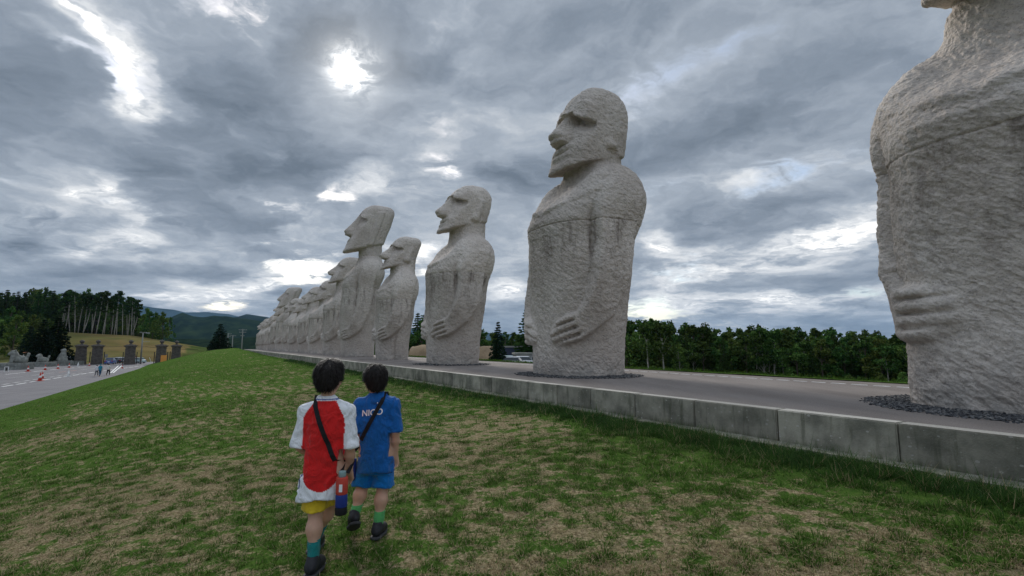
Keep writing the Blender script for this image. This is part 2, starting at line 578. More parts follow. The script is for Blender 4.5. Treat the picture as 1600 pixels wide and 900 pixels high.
def kerb_mat(name):
    m, N, b = new_mat(name)
    p = posc(N); o = objc(N)
    oi = N.new('ShaderNodeObjectInfo').outputs['Random']
    sep = N.new('ShaderNodeSeparateXYZ'); N.put(sep.inputs[0], p)
    z = sep.outputs[2]
    big = N.noise(p, 2.4, 6, .65)
    col = N.mix(N.range(big, .3, .72), (.14, .135, .108), (.37, .345, .28))
    # exposed pebbles, light and dark
    cell = N.new('ShaderNodeTexVoronoi', feature='F1'); N.put(cell.inputs['Vector'], N.scaled(p, (1, 1, 1.5))); cell.inputs['Scale'].default_value = 19
    cs = N.new('ShaderNodeSeparateColor'); N.put(cs.inputs[0], cell.outputs['Color'])
    rad = N.math('MULTIPLY_ADD', cs.outputs[1], .22, .06)
    peb = N.math('MULTIPLY', N.math('LESS_THAN', cell.outputs['Distance'], rad), N.math('GREATER_THAN', cs.outputs[0], .62))
    fine = N.noise(p, 70, 3, .7)
    col = N.mix(N.range(fine, .55, .75, 0, .5), col, (.30, .29, .26))
    col = N.mix(N.math('MULTIPLY', peb, .75), col, (.42, .40, .36))
    # algae low down and streaks from the top
    st = N.noise(N.scaled(p, (4, 4, .5)), 3.0, 5, .6)
    low = N.range(z, -.22, -.36, 0, .9)
    col = N.mix(N.math('MULTIPLY', low, N.range(st, .35, .6)), col, (.045, .055, .022))
    col = N.mix(N.math('MULTIPLY', N.range(st, .52, .70), .55), col, (.07, .075, .045))
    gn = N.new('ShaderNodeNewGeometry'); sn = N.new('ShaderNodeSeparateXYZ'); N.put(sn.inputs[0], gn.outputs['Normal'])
    col = N.mix(N.math('MULTIPLY', N.range(sn.outputs[2], .5, .9, 0, .85), N.range(z, -.25, -.1, .12, 1)), col, N.mix(N.range(fine, .4, .6), (.42, .39, .34), (.56, .52, .46)))  # upward faces painted paler, standing in for sky light on the tops
    hs = N.new('ShaderNodeHueSaturation'); N.put(hs.inputs['Value'], N.math('MULTIPLY_ADD', oi, .45, .92)); N.put(hs.inputs['Color'], col)
    N.put(b.inputs['Base Color'], hs.outputs[0])
    b.inputs['Roughness'].default_value = .9; b.inputs['Specular IOR Level'].default_value = .2
    h = N.math('MULTIPLY_ADD', peb, .35, N.math('MULTIPLY_ADD', fine, .6, N.noise(p, 16, 5, .7)))
    bump(N, b, h, .7, .010)
    return m


def lawn_mat(name):
    m, N, b = new_mat(name)
    p = posc(N)
    dry = N.new('ShaderNodeAttribute', attribute_name='dry').outputs['Fac']
    n1 = N.noise(p, 11.0, 6, .65); n2 = N.noise(p, 38, 4, .7)
    g = N.mix(N.range(n1, .3, .7), (.048, .100, .018), (.088, .155, .030))
    g = N.mix(N.range(n2, .45, .7, 0, .5), g, (.12, .155, .05))
    s = N.mix(N.range(n2, .3, .7), (.14, .105, .060), (.44, .355, .22))
    s = N.mix(N.range(n1, .45, .65, 0, .5), s, (.20, .175, .08))
    f = N.math('MULTIPLY_ADD', N.math('SUBTRACT', n1, .5), 1.2, N.math('MULTIPLY_ADD', N.math('SUBTRACT', n2, .5), 1.0, N.math('ADD', dry, .07)), clamp=True)
    N.put(b.inputs['Base Color'], N.mix(N.range(f, .36, .66), g, s))
    b.inputs['Roughness'].default_value = 1.0; b.inputs['Specular IOR Level'].default_value = 0.0
    bump(N, b, N.math('ADD', n2, n1), .9, .035)
    return m


def colattr_mat(name, attr='col', rough=.85, noise=.2, scale=30, spec=.2, trans=0, bmp=0):
    m, N, b = new_mat(name)
    a = N.new('ShaderNodeAttribute', attribute_name=attr).outputs['Color']
    hs = N.new('ShaderNodeHueSaturation'); N.put(hs.inputs['Color'], a)
    p = objc(N); n = N.noise(p, scale, 4, .6)
    N.put(hs.inputs['Value'], N.range(n, .25, .75, 1-noise, 1+noise, 'LINEAR'))
    N.put(b.inputs['Base Color'], hs.outputs[0])
    b.inputs['Roughness'].default_value = rough; b.inputs['Specular IOR Level'].default_value = spec
    if bmp: bump(N, b, n, .6, bmp)
    if trans:
        tb = N.new('ShaderNodeBsdfTranslucent'); N.put(tb.inputs[0], hs.outputs[0])
        mx = N.new('ShaderNodeMixShader'); mx.inputs[0].default_value = trans
        o = N.n['Material Output']; N.l.new(b.outputs[0], mx.inputs[1]); N.l.new(tb.outputs[0], mx.inputs[2]); N.l.new(mx.outputs[0], o.inputs[0])
    return m


def leaf_mat(name, dark, light):
    """foliage; every leaf clump has its own tone from a face attribute"""
    m, N, b = new_mat(name)
    a = N.new('ShaderNodeAttribute', attribute_name='tone').outputs['Fac']
    oi = N.new('ShaderNodeObjectInfo').outputs['Random']
    col = N.mix(a, dark, light)
    hs = N.new('ShaderNodeHueSaturation'); N.put(hs.inputs['Color'], col)
    N.put(hs.inputs['Value'], N.math('MULTIPLY_ADD', oi, .7, .65)); N.put(hs.inputs['Hue'], N.math('MULTIPLY_ADD', oi, .05, .475))
    N.put(b.inputs['Base Color'], hs.outputs[0])
    b.inputs['Roughness'].default_value = .9; b.inputs['Specular IOR Level'].default_value = .05
    tb = N.new('ShaderNodeBsdfTranslucent'); N.put(tb.inputs[0], hs.outputs[0])
    mx = N.new('ShaderNodeMixShader'); mx.inputs[0].default_value = .25
    o = N.n['Material Output']; N.l.new(b.outputs[0], mx.inputs[1]); N.l.new(tb.outputs[0], mx.inputs[2]); N.l.new(mx.outputs[0], o.inputs[0])
    return m


M = {}
M['granite'] = granite_mat('granite', 1.0, True)
M['granite_far'] = granite_mat('granite_far', 1.0, False)
M['plaza'] = asphalt_mat('plaza_asphalt', (.162, .137, .122), (.235, .205, .186))
M['road'] = asphalt_mat('road_asphalt', (.12, .115, .125), (.175, .168, .175))
M['kerb'] = kerb_mat('weathered_concrete')
M['lawn'] = lawn_mat('lawn_turf')
M['grass'] = colattr_mat('grass_blades', trans=.25, noise=.1, spec=.04, rough=.9)
M['terrain'] = colattr_mat('terrain', noise=.35, scale=.05, spec=0.0, rough=1.0)
M['white_paint'] = simple_mat('white_road_paint', (.72, .72, .70), .7, .18, 6)
M['worn_paint'] = simple_mat('worn_road_paint', (.38, .38, .37), .8, .3, 3)
M['red_paint'] = simple_mat('faded_red_paint', (.55, .22, .16), .8, .2, 3)
M['gravel'] = colattr_mat('dark_gravel', noise=.3, scale=60, rough=.75, spec=.35)
M['bark_pale'] = simple_mat('pale_bark', (.33, .31, .28), .9, .35, 3)
M['bark'] = simple_mat('brown_bark', (.09, .07, .055), .95, .3, 4)
M['leaf'] = leaf_mat('broadleaf_foliage', (.018, .048, .012), (.11, .18, .042))
M['leaf_light'] = leaf_mat('light_foliage', (.040, .085, .018), (.18, .25, .06))
M['needle'] = leaf_mat('spruce_foliage', (.008, .020, .012), (.026, .050, .024))
M['pine'] = leaf_mat('larch_foliage', (.018, .042, .012), (.070, .125, .036))
M['dark_stone'] = simple_mat('dark_gate_stone', (.105, .092, .082), .9, .3, 2.5, bmp=.03, bscale=4)
M['iron'] = simple_mat('dark_iron', (.025, .025, .027), .6, .2)
M['orange_panel'] = simple_mat('orange_board', (.72, .30, .07), .6, .1)
M['grey_stone'] = simple_mat('grey_carved_stone', (.22, .225, .205), .95, .3, 2, bmp=.05, bscale=5)
M['cone_red'] = simple_mat('cone_red_plastic', (.55, .055, .03), .5, .1)
M['white_plastic'] = simple_mat('white_plastic', (.75, .75, .74), .5, .05)
M['grey_metal'] = simple_mat('galvanised_metal', (.42, .43, .44), .5, .15, metal=.4)
M['pole_concrete'] = simple_mat('pale_concrete', (.26, .255, .24), .8, .1)
M['glass'] = simple_mat('tinted_glass', (.03, .04, .05), .08, .1, spec=.6)
M['car_blue'] = simple_mat('blue_car_paint', (.03, .08, .28), .3, .05, spec=.6)
M['car_dark'] = simple_mat('dark_car_paint', (.02, .02, .04), .3, .05, spec=.6)
M['car_white'] = simple_mat('white_car_paint', (.75, .76, .78), .3, .03, spec=.6)
M['car_pale'] = simple_mat('pale_green_car_paint', (.45, .58, .58), .3, .03, spec=.6)
M['rubber'] = simple_mat('black_rubber', (.02, .02, .02), .8, .1)
M['lamp_red'] = simple_mat('red_lens', (.45, .02, .02), .3, .1)
M['roof_orange'] = simple_mat('orange_roof', (.50, .20, .10), .7, .15)
M['navy_wall'] = simple_mat('navy_cladding', (.045, .060, .105), .6, .15)
M['grey_wall'] = simple_mat('grey_render', (.30, .30, .29), .8, .12)
M['earth'] = simple_mat('bare_earth', (.30, .215, .135), .95, .25, .5, bmp=.1, bscale=1)
M['pale_rock'] = simple_mat('pale_rock', (.48, .44, .38), .9, .2, 1.5, bmp=.05)

# ---------------------------------------------------------------- the land
ROAD_Z = -3.65
_tt = np.linspace(0, 120, 4801)
_x = np.clip((_tt-4.05)/(10.2-4.05), 0, 1); _s = .098+(.2566-.098)*_x*_x*(3-2*_x)
_prof = -.33-np.concatenate([[0], np.cumsum((_s[1:]+_s[:-1])/2*np.diff(_tt))])
KU = 4.93                                            # front face of the kerb


def lawn_z(u, v):
    t = np.clip(KU-u, 0, 119)
    z = np.interp(t, _tt, _prof)
    z = z + .22*sstep(55, 112, v)*sstep(14, 3, t) + .25*sstep(112, 150, v)
    return np.maximum(z, ROAD_Z-.05)


def dryness(x, y):
    """0 lush .. 1 bare thatch"""
    P3 = np.stack([x, y, np.zeros_like(x)], 1)
    u = x*UV[0]+y*UV[1]; v = x*DV[0]+y*DV[1]; t = KU-u
    a = fbm(P3*np.array([5.2, 5.2, 1]), 3, 21)
    b = fbm(P3*np.array([.33, .33, 1])+9, 2, 31)
    c = fbm(P3*11.0, 2, 41)
    d = .32 + .80*a + .42*b + .60*c
    d = d - .60*sstep(1.0, .15, t) - .35*sstep(8.0, 12.5, t) - .22*sstep(14, 40, v)
    d = d + .14*sstep(.8, 2.5, t)*sstep(9, 5.5, t)*sstep(10, 5, v)
    return np.clip(d, 0, 1)


def geo_lines(a, b, d0, g):
    out = [a]; d = d0
    while out[-1] < b: out.append(out[-1]+d); d *= g
    return np.array(out)


def grid_mesh(name, X, Y, Z, mat, smooth=True):
    n, m = X.shape
    V = np.stack([X.ravel(), Y.ravel(), Z.ravel()], 1)
    i = (np.arange(n-1)[:, None]*m+np.arange(m-1)[None, :]).ravel()
    F = np.stack([i, i+m, i+m+1, i+1], 1)
    me = np_mesh(name, V, F, [mat], smooth)
    return me, V


tl = np.concatenate([geo_lines(0, 9, .045, 1.003), geo_lines(9.4, 27, .3, 1.03)])
vl = np.concatenate([geo_lines(-14, -3, .8, .93)[:-1], geo_lines(-2.9, 9, .05, 1.002), geo_lines(9.2, 30, .11, 1.03), geo_lines(31, 170, .8, 1.03)])
vl = np.unique(vl)
Tg, Vg = np.meshgrid(tl, vl, indexing='ij')
Ug = KU+.002-Tg
X, Y = uv2xy(Ug, Vg)
Zg = lawn_z(Ug, Vg)
P3 = np.stack([X.ravel(), Y.ravel(), 0*X.ravel()], 1)
un = (fbm(P3*.8, 2, 51)*.03 + fbm(P3*4, 2, 52)*.012).reshape(X.shape)
Zg = np.where(Zg > ROAD_Z, Zg+un*sstep(0, .3, Tg), Zg)
lawn_me, lawn_V = grid_mesh('lawn', X, Y, Zg, M['lawn'])
set_val(lawn_me, 'dry', dryness(X.ravel().astype(np.float32), Y.ravel().astype(np.float32)))
# winding: make it face up
lawn = link('lawn', lawn_me); tag(lawn, kind='structure')


def lawn_h(x, y):
    u = x*UV[0]+y*UV[1]; v = x*DV[0]+y*DV[1]
    P3 = np.stack([x, y, 0*x], 1)
    return lawn_z(u, v) + (fbm(P3*.8, 2, 51)*.03 + fbm(P3*4, 2, 52)*.012)*sstep(0, .3, KU-u)


# wide terrain ------------------------------------------------------------
def hill_crest(px):
    return np.interp(px, [-900, -500, -100, 100, 150, 200, 250, 290, 330, 380, 460], [9, 9, 8.5, 7.2, 6.6, 5.9, 3.6, 1.2, -1.2, -4, -6])


def terrain_z(x, y):
    u = x*UV[0]+y*UV[1]; v = x*DV[0]+y*DV[1]
    d = np.sqrt(x*x+y*y)
    right = np.interp(u, [10, 10.6, 12.5, 14, 22, 40, 75, 120, 4000], [-.60, -.65, -1.5, -1.9, -3.2, -4.6, -6.2, -6.6, -7])
    left = np.full_like(x, ROAD_Z-.03)
    z = np.where(u > 0, right, left)
    # under the lawn and plaza keep low
    k = sstep(-14, -19, u); k2 = sstep(9.6, 10.4, u)
    mid = np.where(u < KU, lawn_z(u, v)-.5, -.65)
    z = np.where(u < 0, k*left+(1-k)*np.minimum(mid, left+9), k2*right+(1-k2)*mid)
    # behind the viewer everything is gently level
    # beyond the far end of the row the land drops to the plain
    far = sstep(150, 210, v)
    z = z*(1-far) + far*np.where(u > -20, -5.5, z)
    # field hill on the left, beyond the gates
    px = 800+785*x/np.maximum(y, 1)
    px = np.where(y < 20, -900, px)
    dd = np.where(y > 0, y, 0)
    crest = hill_crest(px)
    up = sstep(136, 238, dd); down = sstep(300, 480, dd)
    hz = ROAD_Z-.03 + (crest-ROAD_Z)*up*(1-down) + (-6-ROAD_Z)*down
    wl = np.maximum(sstep(-18, -26, u), sstep(172, 205, v))*(y > 130)*sstep(560, 430, px)
    z = z*(1-wl)+hz*wl
    z = np.where(d > 420, -6+0*z, z)
    return z


ang = np.concatenate([np.linspace(-math.pi, -1.25, 40)[:-1], np.linspace(-1.25, .95, 420), np.linspace(.95, math.pi, 40)[1:]])
rad = np.concatenate([geo_lines(.5, 60, .5, 1.03), geo_lines(62, 500, 3, 1.012), geo_lines(510, 12000, 30, 1.15)])
An, Rn = np.meshgrid(ang, rad, indexing='ij')
X = np.sin(An)*Rn; Y = np.cos(An)*Rn
Z = terrain_z(X.ravel(), Y.ravel()).reshape(X.shape)
P3 = np.stack([X.ravel(), Y.ravel(), 0*X.ravel()], 1)
Z = Z + (fbm(P3*.03, 3, 61).reshape(X.shape))*1.2*sstep(150, 230, Rn)
n_, m_ = X.shape
Vt = np.stack([X.ravel(), Y.ravel(), Z.ravel()], 1)
i = (np.arange(n_-1)[:, None]*m_+np.arange(m_-1)[None, :]).ravel()
ground_me = np_mesh('ground', Vt, np.stack([i, i+1, i+m_+1, i+m_], 1)[:, ::-1], [M['terrain']])
u_ = Vt[:, 0]*UV[0]+Vt[:, 1]*UV[1]; px_ = 800+785*Vt[:, 0]/np.maximum(Vt[:, 1], 1)
nz = fbm(P3*np.array([.02, .06, 1]), 4, 71); nz2 = fbm(P3*.25, 3, 72)
green = np.array([.050, .080, .022]); tan = np.array([.185, .135, .060]); olive = np.array([.095, .100, .036]); wood = np.array([.020, .028, .014])
mix = lambda a, b, t: a[None, :]*(1-t[:, None])+b[None, :]*t[:, None] if a.ndim == 1 else a*(1-t[:, None])+b[None, :]*t[:, None]
c = mix(green, olive, sstep(-.3, .4, nz))
fieldm = ((px_ < 480) & (Vt[:, 1] > 125) & (u_ < -10)).astype(float)
fc = mix(olive, tan, np.clip(sstep(-.45, .35, nz+.35*nz2)*sstep(40, 190, px_)+.08, 0, 1))
c = c*(1-fieldm[:, None])+fc*fieldm[:, None]
farf = sstep(420, 520, np.hypot(Vt[:, 0], Vt[:, 1]))
c = c*(1-farf[:, None]) + mix(np.array([.30, .22, .15]), olive, sstep(-.1, .3, nz))*farf[:, None]
rw = sstep(60, 75, u_)
c = c*(1-rw[:, None])+wood*rw[:, None]
set_col(ground_me, 'col', c)
ground = link('ground', ground_me); tag(ground, kind='structure')

# plaza: one sheet behind the kerb -------------------------------------------
PU0, PU1, PV0, PV1 = KU+.15, 10.25, -16.0, 117.0


def strip(name, u0, u1, v0, v1, z, mat, nv=60, parent=None):
    vs = np.linspace(v0, v1, nv); V = []
    for v in vs:
        for u in (u0, u1):
            x, y = uv2xy(u, v); V.append((x, y, z))
    F = [(2*k, 2*k+1, 2*k+3, 2*k+2) for k in range(nv-1)]
    return link(name, np_mesh(name, V, F, [mat], False), parent)


plaza = tag(strip('plaza_pavement', PU0-.02, PU1+.5, PV0, PV1, 0.0, M['plaza']), kind='structure')
dash_me = None
for k in range(150):
    v = 1.4+k*.335
    L = .235
    if dash_me is None:
        mb = MB(); mb.box((0, 0, 0), (.055, L, .006)); dash_me = mb.mesh('dash', M['white_paint'])
    x, y = uv2xy(9.42+.008*(v-3.6), v)
    link('dash', dash_me, plaza, (x, y, .002), RA)
# the road on the left -----------------------------------------------------------
rpx = [(-400, 700), (0, 640), (300, 640), (300, 560), (150, 561.5), (60, 564), (0, 569), (-400, 600)]


def poly_sheet(name, pts, z, mat, parent=None):
    V = [(p[0], p[1], z) for p in pts]
    me = bpy.data.meshes.new(name); me.from_pydata(V, [], [tuple(range(len(V)))]); me.materials.append(mat)
    bm = bmesh.new(); bm.from_mesh(me); bmesh.ops.triangulate(bm, faces=bm.faces[:])
    for f in bm.faces:
        if f.normal.z < 0: f.normal_flip()
    bm.to_mesh(me); bm.free()
    return link(name, me, parent)


e0 = on_plane(0, 573, ROAD_Z); e1 = on_plane(130, 569.2, ROAD_Z); e2 = on_plane(290, 563.5, ROAD_Z)
n0 = uv2xy(KU-16, 20); n1 = uv2xy(KU-16, 160); n2 = uv2xy(KU-16, -40)
ex = (e0-e1); ex = ex/np.linalg.norm(ex)
e00 = e0+ex*110
road = tag(poly_sheet('road', [n2, n0, n1, (e2[0]+6, e2[1]+14), e2[:2], e1[:2], e0[:2], e00[:2]], ROAD_Z+.02, M['road']), kind='structure')


def painted_line(pixels, w, dash, gap, mat, name='dash', z=ROAD_Z+.026):
    P = [on_plane(px, py, ROAD_Z+.02) for px, py in pixels]
    # prolong towards the viewer
    P = [P[0]+(P[0]-P[1])*.9]+P
    for a, b in zip(P[:-1], P[1:]):
        d = (b-a)[:2]; L = np.linalg.norm(d); d = d/L
        n = max(1, int(L/(dash+gap)))
        step = L/n
        for k in range(n):
            c = a[:2]+d*(step*(k+.5))
            mb = MB(); mb.box((0, 0, 0), (w, step*dash/(dash+gap), .006))
            m2 = mat if not callable(mat) else mat(k)
            link(name, mb.mesh(name, m2), road, (c[0], c[1], z), math.atan2(-d[0], d[1]))


painted_line([(0, 585.8), (47, 581.3), (97.8, 576.0), (138, 572.9)], .22, 3.2, 1.6, M['white_paint'])
painted_line([(0, 592), (44.4, 587.6), (67.6, 584.4), (152.7, 575.1)], .16, 2.6, 1.8, lambda k: M['red_paint'] if k % 5 in (1, 2) else M['worn_paint'])
painted_line([(0, 604.9), (62, 594.7), (97.8, 589.3), (148, 581.3), (191, 575.7), (224.7, 571.2)], .24, 2.4, .9, M['white_paint'])
painted_line([(0, 601.8), (62, 591.7), (97.8, 586.7), (130, 582.6)], .35, 1.6, 1.0, M['worn_paint'])
painted_line([(179.8, 576.3), (185.4, 571.2)], .2, 30, .1, M['white_paint'])
painted_line([(184.3, 576.3), (190.4, 571.2)], .2, 30, .1, M['white_paint'])

# mountains -----------------------------------------------------------------------
def ridge(name, prof, dist, depth, col0, col1, seed, base=-8):
    pxs = np.linspace(-420, 1500, 420)
    rr = np.linspace(-1, 1, 41)
    PX, RR = np.meshgrid(pxs, rr, indexing='ij')
    py = np.interp(PX, [p[0] for p in prof], [p[1] for p in prof])
    top = (540.94-py)/785*dist
    Yd = dist+RR*depth
    X = (PX-800)/785*Yd; Y = Yd
    P3 = np.stack([X.ravel(), Y.ravel(), 0*X.ravel()], 1)/depth
    nn = fbm(P3*3.2, 5, seed).reshape(X.shape); nr = 1-np.abs(noise3(P3*4.5, seed+9)).reshape(X.shape)*2
    shape = np.clip(1-np.abs(RR)**1.25, 0, 1)
    foot = np.where(RR < 0, shape*(1+.35*(nn*1.2+(nr-.5)*.4)*(1-shape)*1.6), shape)
    Z = base + (top-base)*np.clip(foot, 0, 1.05) + nn*depth*.012*(RR < .1)
    me, V = grid_mesh(name, X, Y, Z, M['terrain'])
    t = fbm(P3*9, 4, seed+3); t2 = fbm(P3*40, 2, seed+4)
    set_col(me, 'col', mix(np.array(col0), np.array(col1), sstep(-.35, .5, t*.8+t2*.5)))
    return tag(link(name, me), kind='structure')


ridge('mountain', [(-420, 470), (150, 466), (222.6, 478.6), (237.7, 481), (268, 483.6), (285, 487.8), (319, 487), (352.5, 490.4), (369, 494.6), (400, 500), (520, 506), (900, 528), (1500, 536)],
      11500, 1500, (.014, .026, .018), (.026, .038, .024), 5)
ridge('mountain', [(-420, 520), (240, 520), (300, 512), (345, 499), (369, 494), (383, 490.0), (398, 492.5), (413, 494.6), (450, 503), (560, 517), (800, 533), (1500, 538)],
      4600, 900, (.007, .016, .011), (.020, .032, .018), 15)
ridge('hill', [(-420, 505), (200, 503), (262, 497), (280, 488.7), (298.5, 494.6), (315, 495.2), (330.6, 492), (350, 493.5), (369, 497.0), (400, 501.5), (440, 506), (600, 524), (800, 536), (1500, 540)],
      2900, 1250, (.005, .014, .008), (.024, .042, .016), 25)
ridge('hill', [(-420, 530), (200, 527), (290, 529), (330, 530.5), (380, 527), (440, 526), (600, 534), (800, 540), (1500, 541)],
      1150, 160, (.005, .013, .006), (.022, .036, .013), 35)

# ---------------------------------------------------------------- the stone figures
# local axes: +X the figure's right, +Y the way it faces, +Z up
TORSO = [  # z, half width, front, back
    (0.00, 1.04, .88, .86), (0.30, 1.05, .90, .88), (0.85, 1.06, .92, .92), (1.50, 1.12, .94, 1.00),
    (2.30, 1.22, .96, 1.12), (3.00, 1.23, .96, 1.17), (3.45, 1.24, 1.00, 1.14), (3.75, 1.25, .88, 1.16),
    (4.02, 1.20, .58, 1.16), (4.30, 1.02, .24, 1.12), (4.52, .80, .04, 1.06), (4.72, .62, -.04, 1.02), (5.10, .56, -.04, 1.00),
    (5.5, .54, -.04, .98), (6.0, .52, -.05, .95)]


def seg_dist(s, z, pts):
    """distance to a polyline in (s,z), and the position along it 0..n"""
    best = None
    for i in range(len(pts)-1):
        (a0, a1), (b0, b1) = pts[i], pts[i+1]
        dx, dz = b0-a0, b1-a1; L = dx*dx+dz*dz
        t = np.clip(((s-a0)*dx+(z-a1)*dz)/L, 0, 1)
        d = np.sqrt((s-a0-t*dx)**2+(z-a1-t*dz)**2)
        side = ((s-a0)*dz-(z-a1)*dx)/math.sqrt(L)
        if best is None: best, u, sd = d, i+t, side+0*d
        else:
            m = d < best
            best = np.where(m, d, best); u = np.where(m, i+t, u); sd = np.where(m, side, sd)
    return best, u, sd


def sculpt(P, h):
    """P: proportions; returns verts, quads in metres"""
    k = P.get('scale', 1.0)
    wk = P.get('wide', 1.0); dk = P.get('deep', 1.0)
    ztop = P['top']; zc = P['chin']; tz = P.get('torso', 1.0)        # chin height; torso stretch
    T = np.array(TORSO)
    Tz = T[:, 0]*tz
    Ta = (1.04+(T[:, 1]-1.04)*np.where(T[:, 1] > 1.04, P.get('slim', 1.0), 1))*wk; Tf = T[:, 2]*dk; Tb = T[:, 3]*dk
    if 'belly' in P: Tf = Tf + P['belly']*np.exp(-((Tz-1.6*tz)/1.1)**2)
    fld = Field((-1.95*wk, -2.1*dk, -.12), (1.95*wk, 1.75*dk, ztop+.25), h)
    x, y, z = fld._xyz((slice(None),)*3)
    zz = z[0, 0]
    a = np.interp(zz, Tz, Ta)[None, None, :]; f = np.interp(zz, Tz, Tf)[None, None, :]; b = np.interp(zz, Tz, Tb)[None, None, :]
    cy = (f-b)/2; hy = (f+b)/2
    n = 2.7
    ax = np.abs(x)
    r = ((ax/a)**n + (np.abs(y-cy)/hy)**n)**(1/n)
    d = (r-1)*np.minimum(a, hy)
    d = np.where(r < .3, -1.0, d)
    phi = np.arctan2(ax/a, (y-cy)/hy)               # 0 in front, pi/2 at the side
    s = phi*1.12*wk
    # arm relief
    el = P.get('elbow', 2.0); hz = P.get('hand', 1.22); rise = P.get('rise', .12)
    arm = [(1.70*wk, 4.35*tz), (1.72*wk, 3.2*tz), (1.62*wk, el+.2), (1.42*wk, hz+rise+.36), (P.get('wrist', 1.12)*wk, hz+rise+.02), (P.get('tip', .50)*wk, hz-rise*.5)]
    da, u, sd = seg_dist(s, z, arm)
    wa = np.interp(u, [0, 1, 2, 3, 4, 4.35, 5], np.array([.52, .44, .40, .36, .29, .34, .30]))
    edge = np.clip((wa-da)/.10, 0, 1)
    th = np.interp(u, [0, .6, 2, 3, 4, 5], P.get('arm', 1.0)*np.array([.12, .24, .30, .28, .19, .16]))
    th = np.maximum(th, P.get('hth', .18)*sstep(3.6, 4.2, u))
    Tm = th*(1-(1-edge)**2.2)
    # fingers: grooves along the last stretch of the arm line
    fz = sstep(4.22, 4.36, u)
    ph = sd/.64*4.0
    groove = np.abs(np.sin(np.pi*ph))
    Tm = Tm*(1 - fz*.80*(1-np.clip(groove*1.35, 0, 1))**1.1)
    Tm = Tm*sstep(5.06, 4.97, u + .06*np.abs(ph*.5)**2)
    # chest muscles
    pe = z - tz*(3.62 + .55*np.clip(s/1.5, 0, 1)**1.3)
    pect = .055*sstep(-.05, .06, pe)*sstep(1.55, 1.3, s)*sstep(4.9*tz, 4.0*tz, z)
    Tm = np.maximum(Tm, pect)
    Tm = Tm - .03*np.exp(-((s/.10)**2))*sstep(3.5*tz, 3.8*tz, z)*sstep(4.8*tz, 4.3*tz, z)
    Tm = Tm - .085*np.exp(-(((s-1.27*wk)/.07)**2))*sstep(2.3, 2.8, z)*sstep(4.2*tz, 3.6*tz, z)
    if P.get('pillar'):      # a straight edge down the side below the elbow
        Tm = Tm - .07*np.exp(-(((s-1.5*wk)/.05)**2))*sstep(hz+.1, hz-.2, z)
    d = (d - Tm)*.85
    # cap the torso above the shoulders and keep it inside the neck
    d = np.maximum(d, z - 5.3*tz)
    jt = P['joint']
    fld.F[...] = d
    # shoulders, round
    for sx in (-1, 1):
        fld.ell((sx*(.92-.10*(1-P.get('slim', 1.0)))*wk, -.42*dk, P.get('sh', 3.98)*tz), (P.get('shr', .58)*wk, .76*dk, .78), k=.45)
    # neck
    hc = P.get('head_y', -.50)*dk; na = P.get('neck', .60)

    def neck(x, y, z):
        w = na*(1 + .25*sstep(zc-.1, zc-.85, z)); dd = w*1.13
        return ((np.abs(x/w)**2.6 + np.abs((y-hc+.07)/dd)**2.6)**(1/2.6)-1)*w
    fld.add(lambda x, y, z: np.maximum(neck(x, y, z), np.maximum(z-(zc+.9), (4.0*tz)-z)), k=.28)
    # head
    H = ztop-zc; ha = P['head_w']/2; hd = P['head_d']/2
    tl = P.get('tilt', .22)

    bb = ((-ha*1.3, hc-hd-H*tl-.3, zc-.5), (ha*1.3, hc+hd+H*tl+1.2, ztop+.2))
    # head block with a forward extension so that nose and chin have stone to be cut from

    def headx(x, y, z):
        hh = (z-zc)/H
        yc = hc + tl*H*(.45-hh)
        top = np.clip((hh-.60)/.41, 0, 1)
        rd = np.sqrt(np.clip(1-top**P.get('dome', 2.6), 0, 1)); rd = .10+.90*rd
        aw = ha
        fwd = np.where(y > yc, hd*rd + .75*sstep(.78, .62, hh), hd*rd)
        rr = ((np.abs(x)/(aw*rd))**3.2 + (np.abs(y-yc)/fwd)**3.2)**(1/3.2)
        d = (rr-1)*ha*rd
        d = np.maximum(d, z-ztop)
        q = np.abs(x)/ha
        yf = yc + hd*rd
        br = P.get('brow', .70) - .16*np.clip(q-.4, 0, 1)**.55
        base = np.interp(np.clip(hh, -.2, 1.05), [-.2, .0, .06, .14, .2, .27, .33, .45, .60, .66, 1.05],
                         [.05, .05, .06, .035, .05, .04, -.02, -.08, -.15, -.17, -.17])
        above = sstep(br-.012, br+.012, hh)
        socket = -.16*P.get('sock', 1.0)*np.exp(-((hh-(br-.06))/.075)**2)*sstep(.02, .20, q)*sstep(1.1, .86, q)
        yh = above*(.03+.05*np.exp(-((hh-br)/.05)**2)) + (1-above)*(base+socket)
        yh = yh - (1-above)*.27*q**3.0 - above*.20*q**2.4
        nt = P.get('nose_z', .345); nl = P.get('nose', .36)
        tt = np.clip((br+.03-hh)/(br-nt), 0, 1)
        nw = .17+.15*tt**1.4 + .09*sstep(.70, .88, tt)
        nose = (.15+nl*np.minimum(tt, .90)**1.05)*(1-.55*np.clip((tt-.84)/.22, 0, 1)**2)*sstep(nt-.030, nt+.004, hh)*sstep(br+.03, br-.01, hh)
        yh = yh + nose*np.clip(1-(q/nw)**3.6, 0, 1)**.8
        lz = P.get('mouth', .225)
        lw = np.clip(1-(q/.60)**3, 0, 1)
        lips = .07*np.exp(-((hh-lz-.045)/.026)**2)+.06*np.exp(-((hh-lz+.042)/.026)**2)-.10*np.exp(-((hh-lz)/.014)**2)
        yh = yh + lips*lw*P.get('lips', 1.0)
        yh = yh + .05*np.exp(-((hh-.06)/.06)**2)*np.clip(1-(q/.8)**2.5, 0, 1)
        d = np.maximum(d, (y-(yf+yh*P.get('face', 1.0)))*.6)
        jaw = (zc + P.get('jaw', .32)*(yf+.25-y) + .02*q) - z
        return np.maximum(d, jaw*.9)
    fld.add(headx, k=.05, bb=bb)
